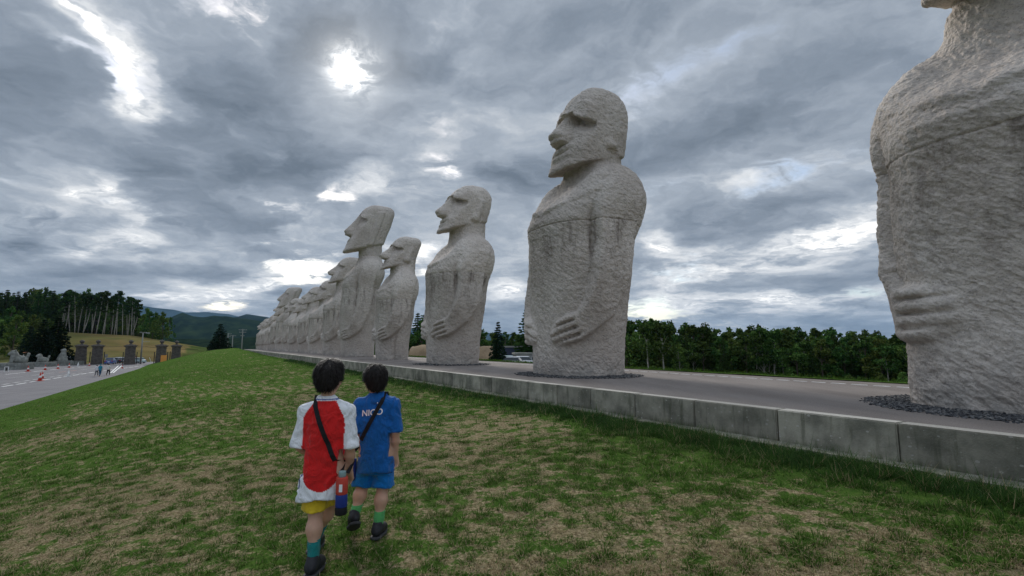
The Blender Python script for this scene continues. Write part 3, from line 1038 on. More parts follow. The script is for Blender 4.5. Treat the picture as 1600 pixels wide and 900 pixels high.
    # ears
    for sx in (-1, 1):
        e = P.get('ear', 'lobe')
        if e == 'long':
            def ear(x, y, z, sx=sx):
                hh = (z-zc)/H; yc = hc + tl*H*(.45-hh)
                return np.maximum(np.maximum(np.abs(y-(yc-.10*hd))-.19, np.abs(hh-.50)*H-.34*H), np.abs(sx*x-ha)-.11)
            fld.add(ear, k=.04, bb=bb)
        else:
            zc2 = zc+.30*H; yc = hc+tl*H*.15-.12
            fld.ell((sx*ha*.98, yc, zc2), (.10, .15, .12), k=.08)
            fld.cap((sx*ha*1.06, yc-.12, zc2-.17), (sx*ha*1.06, yc+.20, zc2-.12), .12, .06, k=.02, cut=True)
            if e == 'mid':
                fld.cap((sx*ha*.97, yc-.05, zc2), (sx*ha*.97, yc-.30, zc+.62*H), .12, .10, k=.08)
    # base cut and block joints
    x, y, z = fld._xyz((slice(None),)*3)
    fld.F = np.maximum(fld.F, -(z+.06))
    V, Q = fld.mesh()
    return V, Q


def subdivide(V, Q):
    n = len(V)
    E = np.sort(np.stack([Q, np.roll(Q, -1, 1)], 2).reshape(-1, 2), 1)
    key = E[:, 0].astype(np.int64)*n+E[:, 1]
    uk, inv = np.unique(key, return_inverse=True)
    ev = (V[uk//n]+V[uk % n])/2
    fv = V[Q].mean(1)
    ei = inv.reshape(-1, 4)+n
    fi = np.arange(len(Q))+n+len(uk)
    NV = np.concatenate([V, ev, fv]).astype(np.float32)
    out = [np.stack([Q[:, k], ei[:, k], fi, ei[:, (k+3) % 4]], 1) for k in range(4)]
    return NV, np.concatenate(out).astype(np.int32)


def roughen(V, Q, amp=1.0, seed=3, fine=True, coarse=1.0, calm=None):
    """hand-hewn surface: broad unevenness, slanting chisel ridges, pits"""
    N = vnormals(V, Q)
    o = seed*13.7
    b = fbm(V*.9+o, 3, seed)*.05*coarse
    R = np.array([[.78, .1, .62], [-.1, 1, 0], [-.62, 0, .78]])
    W = (V @ R.T)*np.array([2.6, 3.2, 6.0]) + fbm(V*1.7+o, 2, seed+5)[:, None]*.55
    if calm is not None: amp = amp*(1-.6*calm(V))
    c = 1-np.abs(noise3(W+o, seed+1))*2
    c2 = 1-np.abs(noise3(W*2.3+o*2, seed+2))*2
    c3 = 1-np.abs(noise3(W*4.9+o*3, seed+4))*2
    D = b + amp*.012*c
    if fine: D = D + amp*(.011*c2 + .0075*c3 + .006*noise3(V*26+o, seed+3))
    else: D = D + amp*.008*c2
    return V + N*D[:, None], D


def split_blocks(V, Q, joints):
    """cut the figure into its stacked blocks, each edge rounded into a narrow joint"""
    zq = V[Q][:, :, 2]
    cz = zq.mean(1)
    out = []
    lv = [-9]+list(joints)+[99]
    for i in range(len(lv)-1):
        m = (cz >= lv[i]) & (cz < lv[i+1])
        v, q, u = submesh(V, Q, m)
        v = v.copy()
        out.append((v, q))
    return out


def statue_meshes(P, h, amp=1.0, seed=3, fine=True, coarse=1.0):
    V, Q = sculpt(P, h)
    if fine: V, Q = subdivide(V, Q); h = h/2
    N = vnormals(V, Q)
    hz = P.get('hand', 1.22)
    calm = lambda v: sstep(.42, .30, np.abs(v[:, 2]-hz-.05))*(v[:, 1] > .1)*sstep(.15, .35, np.abs(v[:, 0]))
    V2, D = roughen(V, Q, amp, seed, fine, coarse, calm)
    for jz in P['joint']:
        g = np.exp(-((V[:, 2]-jz)/max(.012, h*.6))**2)
        V2 = V2 - N*(g*max(.022, h*.6))[:, None]
    return split_blocks(V2, Q, P['joint'])

# ---------------------------------------------------------------- kerb wall of single blocks
kerb = empty('kerb_wall', (0, 0, 0))
tag(kerb, 'long low wall of weathered grey concrete blocks along the edge of the statue platform', 'wall')
kv = []
for px, py in ((1404, 663), (1221, 641), (1090, 626.5), (997, 616), (930, 608), (878, 602), (829, 597), (770, 590.5), (750, 588.5), (709, 583.5)):
    q = on_plane(px, py, 0.0); kv.append(float(q[:2] @ DV))
joints = sorted(kv)
r_ = random.Random(5)
v = joints[0]
while v > -13: v -= r_.uniform(1.15, 1.35); joints.insert(0, v)
v = joints[-1]
while v < 116: v += r_.choice([.95, 1.2, 1.25, .6, 1.2]); joints.append(v)
cuts = {}


def kerb_block(L, seed):
    rr = random.Random(seed)
    bm = bmesh.new()
    bmesh.ops.create_cube(bm, size=1)
    bmesh.ops.scale(bm, vec=(.17, L-.012, .46), verts=bm.verts[:])
    bmesh.ops.bevel(bm, geom=[e for e in bm.edges], offset=.009, segments=2, affect='EDGES')
    for vtx in bm.verts:
        vtx.co += Vector((rr.uniform(-.002, .002), rr.uniform(-.003, .003), rr.uniform(-.002, .002)))
    me = bpy.data.meshes.new('block'); bm.to_mesh(me); bm.free()
    me.materials.append(M['kerb']); return me


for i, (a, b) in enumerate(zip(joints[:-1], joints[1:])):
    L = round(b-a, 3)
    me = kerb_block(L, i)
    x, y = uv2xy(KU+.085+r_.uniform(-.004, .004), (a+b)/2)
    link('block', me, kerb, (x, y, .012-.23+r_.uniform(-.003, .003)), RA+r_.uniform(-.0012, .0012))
# footing that shows as a narrow ledge at the foot of the blocks
fv = np.arange(-13, 118, .5)
V = []
for v in fv:
    j = .012*math.sin(v*1.9)+.01*math.sin(v*4.7)
    for (u, z) in ((KU-.13+j, -.52), (KU-.125+j, -.315+.008*math.sin(v*3.1)), (KU-.02, -.300+.006*math.sin(v*2.3)), (KU+.1, -.300)):
        x, y = uv2xy(u, v); V.append((x, y, z))
F = [(4*k+q, 4*k+q+4, 4*k+q+5, 4*k+q+1) for k in range(len(fv)-1) for q in range(3)]
foot_me = np_mesh('footing', V, F, [M['kerb']], False)
link('footing', foot_me, kerb)

# verge behind the plaza ------------------------------------------------------------
vs = np.linspace(-16, 119, 271); us = np.linspace(PU1+.02, 12.4, 16)
Uv, Vv = np.meshgrid(us, vs, indexing='ij')
X, Y = uv2xy(Uv, Vv)
P3 = np.stack([X.ravel(), Y.ravel(), 0*X.ravel()], 1)
Z = .02+.02*fbm(P3, 2, 3).reshape(X.shape) - 1.9*np.clip((Uv-10.6)/1.8, 0, 1)**1.3
me, V = grid_mesh('grass_verge', X, Y, Z, M['lawn'])
set_val(me, 'dry', .12+.25*np.clip(fbm(P3*.7, 2, 8), -1, 1))
verge = tag(link('grass_verge', me), kind='structure')

# ---------------------------------------------------------------- grass blades
GR = np.random.default_rng(77)


def blades(root, h, lean, az, w, c0, c1, seg2=True):
    """root (n,3); returns verts, faces, colours of curved blades (quad + tip)"""
    n = len(root)
    dx, dy = np.cos(az), np.sin(az)
    sx, sy = -dy, dx
    p1 = root + np.stack([dx*lean*h*.35, dy*lean*h*.35, h*.58], 1)
    p2 = root + np.stack([dx*lean*h, dy*lean*h, h*(1-.35*np.minimum(lean, 1.2))], 1)
    s = np.stack([sx, sy, 0*sx], 1)*w[:, None]/2
    if seg2:
        V = np.stack([root-s, root+s, p1+s*.8, p1-s*.8, p2], 1).reshape(-1, 3)
        b = np.arange(n)*5
        F = np.concatenate([np.stack([b, b+1, b+2], 1), np.stack([b, b+2, b+3], 1), np.stack([b+3, b+2, b+4], 1)])
        C = np.stack([c0, c0, (c0+c1)/2, (c0+c1)/2, c1], 1).reshape(-1, 3)
    else:
        V = np.stack([root-s, root+s, p2], 1).reshape(-1, 3)
        b = np.arange(n)*3
        F = np.stack([b, b+1, b+2], 1)
        C = np.stack([c0, c0, c1], 1).reshape(-1, 3)
    return V, F, C


def in_view(x, y, marg=.25, near=.7):
    return (y > near) & (np.abs(x) < (1.03+marg)*y+.8)


def sample_area(n, y0, y1):
    y = np.sqrt(GR.uniform(y0*y0, y1*y1, n)); x = GR.uniform(-1.2, 1.2, n)*y
    return x, y


DG, LG, SG = np.array([.026, .070, .010]), np.array([.118, .195, .034]), np.array([.060, .128, .019])
ST0, ST1 = np.array([.18, .135, .070]), np.array([.56, .455, .275])


def grass_patch(y0, y1, clumps, per, rad, hh, w, straw, seg2, name_seed):
    x, y = sample_area(clumps, y0, y1)
    u = x*UV[0]+y*UV[1]; t = KU-u
    ok = (t > .16) & (t < 21)
    x, y = x[ok], y[ok]
    d = dryness(x, y)
    keep = GR.uniform(size=len(x)) < np.clip(1.55-2.3*d, .10, 1)
    x, y, d = x[keep], y[keep], d[keep]
    big = (GR.uniform(size=len(x))**2.2)*(1.2-d)
    n = per
    cx = np.repeat(x, n); cy = np.repeat(y, n); cd = np.repeat(d, n); cb = np.repeat(big, n)
    a = GR.uniform(0, 2*np.pi, len(cx)); r = np.sqrt(GR.uniform(size=len(cx)))*rad*np.repeat(.55+big, n)
    bx, by = cx+np.cos(a)*r, cy+np.sin(a)*r
    tt = KU-(bx*UV[0]+by*UV[1])
    m = tt > .13
    bx, by, a, r, cd, cb, tt, cx = bx[m], by[m], a[m], r[m], cd[m], cb[m], tt[m], cx[m]
    h = hh*(.45+1.05*cb)*GR.uniform(.55, 1.25, len(bx))*(1+1.7*sstep(1.0, .25, tt))
    h *= 1-.35*sstep(.0, rad*1.6, r)
    lean = GR.uniform(.15, .95, len(bx))+.35*sstep(0, rad, r)
    az = a+GR.normal(0, .7, len(bx))
    root = np.stack([bx, by, lawn_h(bx, by)-.004], 1)
    mixv = np.clip(.45+.5*GR.normal(size=len(bx))*.6+.25*fbm(root*1.3, 2, 9), 0, 1)[:, None]
    tip = SG*(1-mixv)+LG*mixv
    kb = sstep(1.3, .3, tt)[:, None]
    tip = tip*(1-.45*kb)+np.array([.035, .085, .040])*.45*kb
    dryb = (GR.uniform(size=len(bx)) < .10+.16*cd)[:, None]
    tip = np.where(dryb, ST1*.8, tip)
    c0 = np.where(dryb, ST0, DG+0*tip)
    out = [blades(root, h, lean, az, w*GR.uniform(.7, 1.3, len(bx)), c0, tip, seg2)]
    # straw and sparse blades lying on the thatch
    x, y = sample_area(straw, y0, y1)
    t = KU-(x*UV[0]+y*UV[1]); d = dryness(x, y)
    ok = (t > .16) & (t < 21) & (GR.uniform(size=len(x)) < np.clip(.25+1.1*d, 0, 1)); x, y, d = x[ok], y[ok], d[ok]
    root = np.stack([x, y, lawn_h(x, y)], 1)
    gg = (GR.uniform(size=len(x)) < np.clip(.62-.65*d, .1, 1))[:, None]
    k = GR.uniform(size=(len(x), 1))
    tip = np.where(gg, SG*(1-k)+LG*k, ST0*(1-k)*1.3+ST1*k); c0 = np.where(gg, DG*1.6, ST0*.9)
    out.append(blades(root, hh*GR.uniform(.25, .75, len(x)), GR.uniform(.7, 1.9, len(x)), GR.uniform(0, 6.3, len(x)), w*GR.uniform(.6, 1.2, len(x)), c0, tip, seg2))
    return out


parts = []
parts += grass_patch(.9, 3.2, 1500, 60, .055, .060, .0040, 60000, True, 1)
parts += grass_patch(3.2, 6.5, 5200, 42, .060, .062, .0052, 90000, False, 2)
parts += grass_patch(6.5, 14, 13000, 16, .075, .066, .0085, 80000, False, 3)
parts += grass_patch(14, 34, 18000, 8, .12, .060, .018, 50000, False, 4)
parts += grass_patch(34, 75, 16000, 5, .20, .060, .040, 30000, False, 5)
parts += grass_patch(75, 150, 9000, 4, .40, .060, .09, 12000, False, 6)
# long grass against the kerb
n = 60000
v = np.concatenate([GR.uniform(-1.0, 8, n//2), GR.uniform(8, 40, n//2)])
t = .15+np.abs(GR.normal(0, .24, n))
bx, by = uv2xy(KU-t, v)
ok = in_view(bx, by, .3); bx, by, t, v = bx[ok], by[ok], t[ok], v[ok]
clump = fbm(np.stack([bx, by, 0*bx], 1)*2.2, 2, 91)
ok = GR.uniform(size=len(bx)) < np.clip(.55+1.2*clump, .05, 1); bx, by, t, v, clump = bx[ok], by[ok], t[ok], v[ok], clump[ok]
root = np.stack([bx, by, lawn_h(bx, by)-.004], 1)
h = GR.uniform(.04, .12, len(bx))*np.clip(1+.8*clump, .5, 1.6)
k = GR.uniform(size=(len(bx), 1))
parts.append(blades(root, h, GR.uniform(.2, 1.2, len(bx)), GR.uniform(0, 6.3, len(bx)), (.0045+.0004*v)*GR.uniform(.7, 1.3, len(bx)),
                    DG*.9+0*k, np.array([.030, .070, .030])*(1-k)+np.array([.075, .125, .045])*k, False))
# verge blades
n = 26000
v = GR.uniform(-1, 60, n); u = GR.uniform(PU1+.1, 11.2, n)
bx, by = uv2xy(u, v); ok = in_view(bx, by, .2); bx, by, u, v = bx[ok], by[ok], u[ok], v[ok]
z = .02-1.9*np.clip((u-10.6)/1.8, 0, 1)**1.3
k = GR.uniform(size=(len(bx), 1))
parts.append(blades(np.stack([bx, by, z-.01], 1), GR.uniform(.04, .12, len(bx)), GR.uniform(.2, 1, len(bx)), GR.uniform(0, 6.3, len(bx)), (.008+.0008*v), DG+0*k, SG*(1-k)+LG*k, False))
nv = 0; VV, FF, CC = [], [], []
for (V, F, Cc) in parts:
    VV.append(V); FF.append(F+nv); CC.append(Cc); nv += len(V)
VV = np.concatenate(VV); FF = np.concatenate(FF); CC = np.concatenate(CC)
grass_me = np_mesh('grass', VV, FF, [M['grass']], False)
set_col(grass_me, 'col', CC)
tag(link('grass', grass_me), 'tufts of green and straw coloured grass covering the sloping lawn', 'grass', kind='stuff')
print('grass tris', len(FF))

# ---------------------------------------------------------------- statues
SP = {
 0: dict(top=6.5, chin=4.62, hth=.12, torso=.87, head_w=1.25, head_d=1.6, joint=[2.78], hand=1.0, elbow=1.7, wide=1.0, deep=1.05, tip=.56, wrist=1.1, rise=-.02, arm=.55, slim=.32, shr=.48, neck=.52),
 1: dict(top=7.0, wide=.97, slim=.9, chin=4.68, hand=.98, tip=.58, neck=.54, head_w=1.36, head_d=1.62, joint=[3.35], ear='lobe', brow=.645, nose=.33, nose_z=.335, sock=1.35, lips=.55, dome=2.4, tilt=.17),
 2: dict(top=6.75, chin=4.75, torso=.96, wide=.95, deep=.95, head_w=1.3, head_d=1.6, neck=.54, joint=[3.2], brow=.735, ear='mid', nose=.38, sock=1.2, lips=.55, dome=2.6, tilt=.26),
 3: dict(top=6.2, chin=4.4, torso=.9, wide=.84, deep=.80, neck=.50, head_w=1.15, head_d=1.4, joint=[2.9], brow=.74, ear='mid', nose=.42, lips=.35, dome=4.2, tilt=.36, pillar=True),
 4: dict(top=9.75, chin=6.45, torso=1.32, head_w=1.7, head_d=2.15, joint=[4.2, 6.35], brow=.785, nose_z=.37, ear='long', wide=1.06, deep=1.04, belly=.15, nose=.52, lips=.5, dome=4.5, tilt=.34, sock=1.1, hand=1.35, elbow=2.5),
 5: dict(top=7.55, chin=5.35, torso=1.0, head_w=1.3, head_d=1.6, joint=[3.3], brow=.74, ear='mid', nose=.48, lips=.4, dome=3.6, tilt=.40, hand=1.3),
 6: dict(top=6.6, chin=4.55, torso=.93, head_w=1.4, head_d=1.6, joint=[3.0], ear='lobe', nose=.50, lips=.4, dome=3.4, tilt=.30, sock=1.2),
 7: dict(top=9.1, chin=6.0, torso=1.22, head_w=1.7, head_d=2.1, joint=[3.9], brow=.78, ear='long', wide=1.1, deep=1.1, nose=.6, lips=.5, dome=6, tilt=.40, sock=1.4, hand=1.3),
}
SRES = {0: .034, 1: .034, 2: .040, 3: .048, 4: .060, 5: .070, 6: .075, 7: .10}
SHAPES = {}


def stain_attr(me, v, P):
    z = v[:, 2]; j = P['joint'][0]
    d = j-z
    s = np.clip(1-d/1.9, 0, 1)*(d > -.02)*1.0
    s = s + .25*np.exp(-((z-P['chin']-.1)/.25)**2)
    set_val(me, 'stain', s)


for n, P in SP.items():
    bl = statue_meshes(P, SRES[n], seed=n+2, fine=n < 2, amp=1.0 if n < 2 else 1.3)
    ms = []
    for k, (v, q) in enumerate(bl):
        nm = 'lower_block' if k == 0 else ('head_block' if (k == 2) else 'upper_block')
        me = np_mesh(nm, v, q, [M['granite'] if n < 3 else M['granite_far']])
        stain_attr(me, v, P)
        ms.append((nm, me))
    SHAPES[n] = ms
# which carving stands where: (shape, scale, shift across, label)
ROW = [
 (0, 1.0, .16, 'huge granite statue cut off by the right edge, its head out of the picture'),
 (1, 1.0, 0.0, 'tall granite statue standing alone, its whole face and four fingers clearly seen'),
 (2, 1.0, .20, 'rough headed granite statue with jutting nose, third from the right'),
 (3, 1.0, .28, 'small flat topped granite statue just in front of the tallest long eared one'),
 (4, 1.0, .42, 'tallest granite statue with long slab ears and a joint round its neck'),
 (5, 1.0, .60, 'granite statue half hidden behind the tallest long eared statue'),
 (6, 1.0, .70, 'domed granite statue two places beyond the tallest long eared one'),
 (5, .90, .75, 'granite statue three places beyond the tallest one, nose poking out behind the domed head'),
 (6, .96, .80, 'stocky weathered statue fourth beyond the tallest one'),
 (3, 1.10, .85, 'small pale statue standing right before the tall flat topped statue at the far end'),
 (7, 1.0, .95, 'tall flat topped statue rising above its neighbours near the far end of the row'),
 (6, 1.15, .95, 'statue just past the tall flat topped one, its brow touching the sky over the hills'),
 (5, .88, 1.0, 'fifth statue from the far left end of the row'),
 (3, .98, 1.0, 'fourth statue from the far left end of the row'),
 (6, .92, 1.0, 'third statue from the far left end of the row'),
 (5, .84, 1.0, 'last but one statue at the far left end of the row'),
 (3, .95, 1.0, 'last and smallest looking statue at the far left end of the row'),
]
for n, (sh, sc, du, lab) in enumerate(ROW):
    x, y = uv2xy(7.25+du, 9.3+7.6*(n-1))
    st = empty('moai_statue', (x, y, 0), math.radians(120.5)+(((n*37) % 7)-3)*.008)
    st.scale = (sc, sc, sc)
    tag(st, lab, 'statue', 'stone statues standing in a row on the platform')
    for nm, me in SHAPES[sh]: link(nm, me, st)

# ---------------------------------------------------------------- gravel beds round the statue feet
pal = [(.035, .037, .042), (.06, .062, .068), (.11, .11, .115), (.02, .02, .024), (.16, .155, .15)]
ico = bmesh.new(); bmesh.ops.create_icosphere(ico, subdivisions=1, radius=1); ico.verts.ensure_lookup_table()
IV = np.array([v.co for v in ico.verts]); IF = np.array([[v.index for v in f.verts] for f in ico.faces]); ico.free()


def gravel_bed(n, cnt, size, v0=-2.3, v1=2.3, u0=-1.7, u1=1.6, label=''):
    cu, cv = 7.25+ROW[n][2], 9.3+7.6*(n-1)
    a = GR.uniform(0, 2*np.pi, cnt); r = GR.uniform(.86, 1.0, cnt)**.5
    k = GR.uniform(.55, 1.0, cnt)
    uu = np.cos(a)*k*(1.5 if n == 0 else 1.36); vv = np.sin(a)*k*(1.62 if n == 0 else 1.62)
    uu = np.sign(uu)*np.abs(uu); x, y = uv2xy(cu+uu-.05, cv+vv)
    # fewer towards the rim
    keep = GR.uniform(size=cnt) < np.clip((1.03-k)/.22, .0, 1); x, y, k = x[keep], y[keep], k[keep]
    m = len(x)
    s = size*GR.uniform(.5, 1.2, (m, 1))*np.array([1, .75, .5])*GR.uniform(.8, 1.2, (m, 3))
    R = GR.uniform(0, 6.28, m); c, sn = np.cos(R)[:, None], np.sin(R)[:, None]
    J = IV[None]*(1+GR.normal(0, .13, (m, len(IV), 1)))
    P = J*s[:, None, :]
    tz = GR.uniform(-.5, .5, (m, 1))
    X = P[:, :, 0]*c-P[:, :, 1]*sn; Y = P[:, :, 0]*sn+P[:, :, 1]*c; Z = P[:, :, 2]+P[:, :, 0]*tz
    zz = size*.25+size*.9*np.clip((.9-k)/.3, 0, 1)*GR.uniform(0, 1, m)
    V = np.stack([X+x[:, None], Y+y[:, None], Z+zz[:, None]], 2).reshape(-1, 3)
    F = (IF[None]+(np.arange(m)*len(IV))[:, None, None]).reshape(-1, 3)
    C = np.array(pal)[GR.integers(0, len(pal), m)].repeat(len(IV), 0)
    me = np_mesh('gravel', V, F, [M['gravel']], False); set_col(me, 'col', C)
    tag(link('gravel', me), label, 'gravel', kind='stuff')


gravel_bed(0, 14000, .019, label='dark grey gravel spread round the foot of the cut off right hand statue')
gravel_bed(1, 7000, .024, label='dark grey gravel round the foot of the statue standing alone')
gravel_bed(2, 1800, .034, label='thin dark gravel round the foot of the third statue')

# ---------------------------------------------------------------- trees
TR = np.random.default_rng(5)


def leaf_cloud(cent, rad, per, size, seed, flat=.6, droop=0.0):
    """many small leaf-clump faces round the given centres"""
    g = np.random.default_rng(seed)
    cent = np.repeat(np.asarray(cent, float), per, 0); rad = np.repeat(np.asarray(rad, float), per, 0)
    n = len(cent)
    d = g.normal(size=(n, 3)); d /= np.linalg.norm(d, axis=1, keepdims=True)
    r = g.uniform(0, 1, n)**.45
    pos = cent + d*np.array([1, 1, flat])*(rad*r)[:, None]
    nrm = d*.7 + g.normal(size=(n, 3))*.6 + np.array([0, 0, .35]); nrm /= np.linalg.norm(nrm, axis=1, keepdims=True)
    t = np.cross(nrm, g.normal(size=(n, 3))); t /= np.linalg.norm(t, axis=1, keepdims=True)
    b = np.cross(nrm, t)
    s = (size*g.uniform(.55, 1.25, n))[:, None]
    q = [pos-t*s*.5-b*s*.35, pos+t*s*.5-b*s*.25+nrm*s*.1, pos+t*s*.3+b*s*.45-nrm*s*.12, pos-t*s*.4+b*s*.35]
    V = np.stack(q, 1).reshape(-1, 3); V[:, 2] -= 0
    F = np.arange(n*4).reshape(-1, 4)
    tone = np.clip(g.uniform(0, 1, n)**1.4*.8 + .25*fbm(pos*.8, 2, seed % 50), 0, 1)
    return V, F, tone


def crown_mesh(name, V, F, tone, mat):
    me = np_mesh(name, V, F, [mat], False)
    a = me.attributes.new('tone', 'FLOAT', 'FACE'); a.data.foreach_set('value', tone.astype(np.float32))
    return me


def broadleaf(seed, H=10, spread=.36, low=.12, mat='leaf', nb=26, bark='bark', per=55, leaf=.42, trunk_r=.16):
    g = np.random.default_rng(seed)
    mb = MB()
    lean = g.normal(0, .03*H, 2)
    tp = [(0, 0, -.6), (lean[0]*.2, lean[1]*.2, H*.25), (lean[0]*.6, lean[1]*.6, H*.55), (lean[0], lean[1], H*.86)]
    mb.tube(tp, [trunk_r*1.25, trunk_r, trunk_r*.6, trunk_r*.2], 7)
    C, R = [], []
    for k in range(nb):
        h = g.uniform(low, 1.0)**.85
        prof = math.sin(min(1, (1.04-h)/(1.04-low)*1.25)*math.pi*.5)*(.55+.45*min(1, (h-low)*5+.4))
        a = g.uniform(0, 6.28); rr = H*spread*prof*g.uniform(.35, 1.0)
        c = (math.cos(a)*rr+lean[0]*h, math.sin(a)*rr+lean[1]*h, H*h*.97)
        C.append(c); R.append(H*g.uniform(.07, .135)*(1.1-.35*h))
        if k % 2 == 0:
            z0 = max(H*.1, c[2]-H*.18)
            f = z0/(H*.86)
            mb.tube([(lean[0]*f, lean[1]*f, z0), ((c[0]+lean[0]*f)*.5, (c[1]+lean[1]*f)*.5, (z0+c[2])*.5+.1), c], [trunk_r*.4, trunk_r*.25, .02], 5, False)
    V, F, t = leaf_cloud(C, R, per, leaf, seed, .8)
    return ('crown', crown_mesh('crown', V, F, t, M[mat])), ('trunk', mb.mesh('trunk', M[bark], True))


def tallpine(seed, H=18, bare=.55, mat='pine', bark='bark_pale', per=46, leaf=.5, width=.13):
    g = np.random.default_rng(seed)
    mb = MB(); lean = g.normal(0, .035*H, 2); bend = g.normal(0, .02*H, 2)
    P = lambda f: (lean[0]*f+bend[0]*math.sin(f*3), lean[1]*f+bend[1]*math.sin(f*3), H*f-(.8 if f == 0 else 0))
    fs = [0, .2, .4, .6, .8, 1.0]
    mb.tube([P(f) for f in fs], [.19, .16, .14, .11, .07, .02], 7)
    C, R = [], []
    for k in range(20):
        f = g.uniform(bare, 1.0); p = P(f)
        w = H*width*(1-((f-bare)/(1-bare)))**.6*g.uniform(.3, 1.1)+.25
        a = g.uniform(0, 6.28); c = (p[0]+math.cos(a)*w, p[1]+math.sin(a)*w, p[2]+.25)
        C.append(c); R.append(H*g.uniform(.035, .062))
        mb.tube([p, c], [.05, .02], 4, False)
    for k in range(7):       # dead side twigs on the bare stem
        f = g.uniform(bare*.45, bare); p = P(f); a = g.uniform(0, 6.28)
        mb.tube([p, (p[0]+math.cos(a)*1.2, p[1]+math.sin(a)*1.2, p[2]+.3)], [.04, .015], 4, False)
    V, F, t = leaf_cloud(C, R, per, leaf, seed, .62)
    return ('crown', crown_mesh('crown', V, F, t, M[mat])), ('trunk', mb.mesh('trunk', M[bark], True))


def spruce(seed, H=10, w=.30, low=.04, layers=26, mat='needle', sparse=1.0, leaf=.30):
    g = np.random.default_rng(seed)
    mb = MB(); mb.tube([(0, 0, -.5), (0, 0, H*.5), (0, 0, H)], [H*.02, H*.012, .015], 7)
    C, R = [], []
    for k in range(layers):
        f = low+(1-low)*(k/layers)**1.05
        nb = max(4, int(11*(1-f)+4))
        L = H*w*(1-f)**.85
        a0 = g.uniform(0, 6.28)
        for j in range(nb):
            a = a0+j*6.28/nb+g.normal(0, .12); l = L*g.uniform(.72, 1.12)+.06
            z0 = H*f; tip = (math.cos(a)*l, math.sin(a)*l, z0-l*.22+.1*math.sin(j))
            mb.tube([(0, 0, z0), (tip[0]*.6, tip[1]*.6, z0-l*.05), tip], [.03, .02, .006], 3, False)
            for q in ((.35, .6, .85, 1.0) if l > H*.08 else (.5, 1.0)):
                C.append((tip[0]*q, tip[1]*q, z0+(tip[2]-z0)*q*q)); R.append(.10*l*(1.25-q*.6)+.07)
    V, F, t = leaf_cloud(C, R, max(3, int(7*sparse)), leaf, seed, .45)
    return ('crown', crown_mesh('crown', V, F, t, M[mat])), ('trunk', mb.mesh('trunk', M['bark'], True))


TREES = {
 'broad': [broadleaf(100+i, 10, .33+.05*(i % 3), .06, 'leaf' if i % 3 else 'leaf_light', 30) for i in range(6)],
 'birchy': [broadleaf(120+i, 12, .24, .36, 'leaf' if i else 'leaf_light', 24, 'bark_pale', 46, .42, .13) for i in range(3)],
 'pine': [tallpine(140+i, 18, .50+.05*i) for i in range(4)],
 'spruce': [spruce(160+i, 10, .27+.02*i) for i in range(3)],
 'larch': [spruce(170+i, 16, .17, .12, 24, 'pine', 1.2, .42) for i in range(2)],
}


def plant_tree(kind, i, x, y, z, H, label=None, group=None, rz=None, wide=1.0, name=None):
    parts = TREES[kind][i % len(TREES[kind])]
    base = {'broad': 10, 'birchy': 12, 'pine': 18, 'spruce': 10, 'larch': 16}[kind]
    nm = name or {'broad': 'broadleaf_tree', 'birchy': 'birch_tree', 'pine': 'pine_tree', 'spruce': 'spruce_tree', 'larch': 'conifer_tree'}[kind]
    o = empty(nm, (x, y, z), TR.uniform(0, 6.28) if rz is None else rz)
    s = H/base; o.scale = (s*wide, s*wide, s)
    tag(o, label, 'tree', group)
    for n_, me in parts: link(n_, me, o)
    return o


def gz(x, y): return float(terrain_z(np.array([x], float), np.array([y], float))[0])


# forest on the hill to the left ------------------------------------------------------
ORD = 'first second third fourth fifth sixth seventh eighth ninth tenth eleventh twelfth thirteenth fourteenth fifteenth sixteenth seventeenth eighteenth nineteenth twentieth twenty-first'.split()
GL = 'trees of the wood on the hill left of the road'
for k, px in enumerate(np.concatenate([np.linspace(-330, 92, 30), np.linspace(96, 214, 21)])):
    d = TR.uniform(238, 252); ordn = 51-k; px = px+TR.normal(0, 3.0 if px > 92 else 2.2); x, y = at_dist(px, d)
    top = np.interp(px, [-330, 0, 50, 120, 160, 190, 214], [448, 456, 452, 456, 458, 464, 472])+TR.normal(0, 3)
    z = gz(x, y); H = z_at(top, d)-z
    plant_tree('pine' if px > 92 else 'larch', k, x, y, z-.2, H,
               (ORD[ordn-1]+' pale trunked tree from the right along the hill wood edge' if ordn <= len(ORD) else 'tall pale trunked tree at the front edge of the wood on the hill') if px > 92 else 'tall conifer standing in the dense wood on the left hill',
               'pale trunked trees along the wood edge' if px > 92 else GL, wide=1.15 if px > 92 else 1.3)
for r in range(4):
    for px in np.linspace(-340, 236, 46):
        d = 262+r*13+TR.uniform(-4, 4); p = px+TR.normal(0, 4); x, y = at_dist(p, d)
        top = np.interp(p, [-330, 0, 50, 120, 160, 200, 236], [452, 459, 455, 459, 463, 476, 490])+TR.normal(0, 4)+(7 if r == 0 else 0)
        z = gz(x, y); H = z_at(top, d)-z
        kind = 'broad' if r == 0 else ('larch' if TR.uniform() < .55 else 'broad')
        plant_tree(kind, int(TR.integers(6)), x, y, z-.3, H, 'tree deep inside the wood on the left hill', GL, wide=.62 if kind == 'broad' else 1.2)
for k, (px, top, d, wd) in enumerate([(222, 492, 240, 1.0), (232, 486, 236, 1.05), (243, 489, 243, 1.0), (253, 484, 233, 1.1), (214, 497, 250, .9), (262, 495, 246, .8), (237, 500, 228, .9)]):
    x, y = at_dist(px, d); z = gz(x, y); H = z_at(top, d)-z
    plant_tree('broad', k, x, y, z-.2, H, ['round dark tree at the right end of the hill wood', 'bushy dark tree in the clump ending the hill wood', 'rounded tree in the middle of the end clump on the hill',
               'last tall spreading tree of the hill wood, before the mountains', 'shaded tree where pale trunks meet the end clump', 'lowest tree at the far right end of the hill wood', 'dark bush like tree in front of the end clump'][k], 'clump of dark trees ending the hill wood', wide=wd*.8)
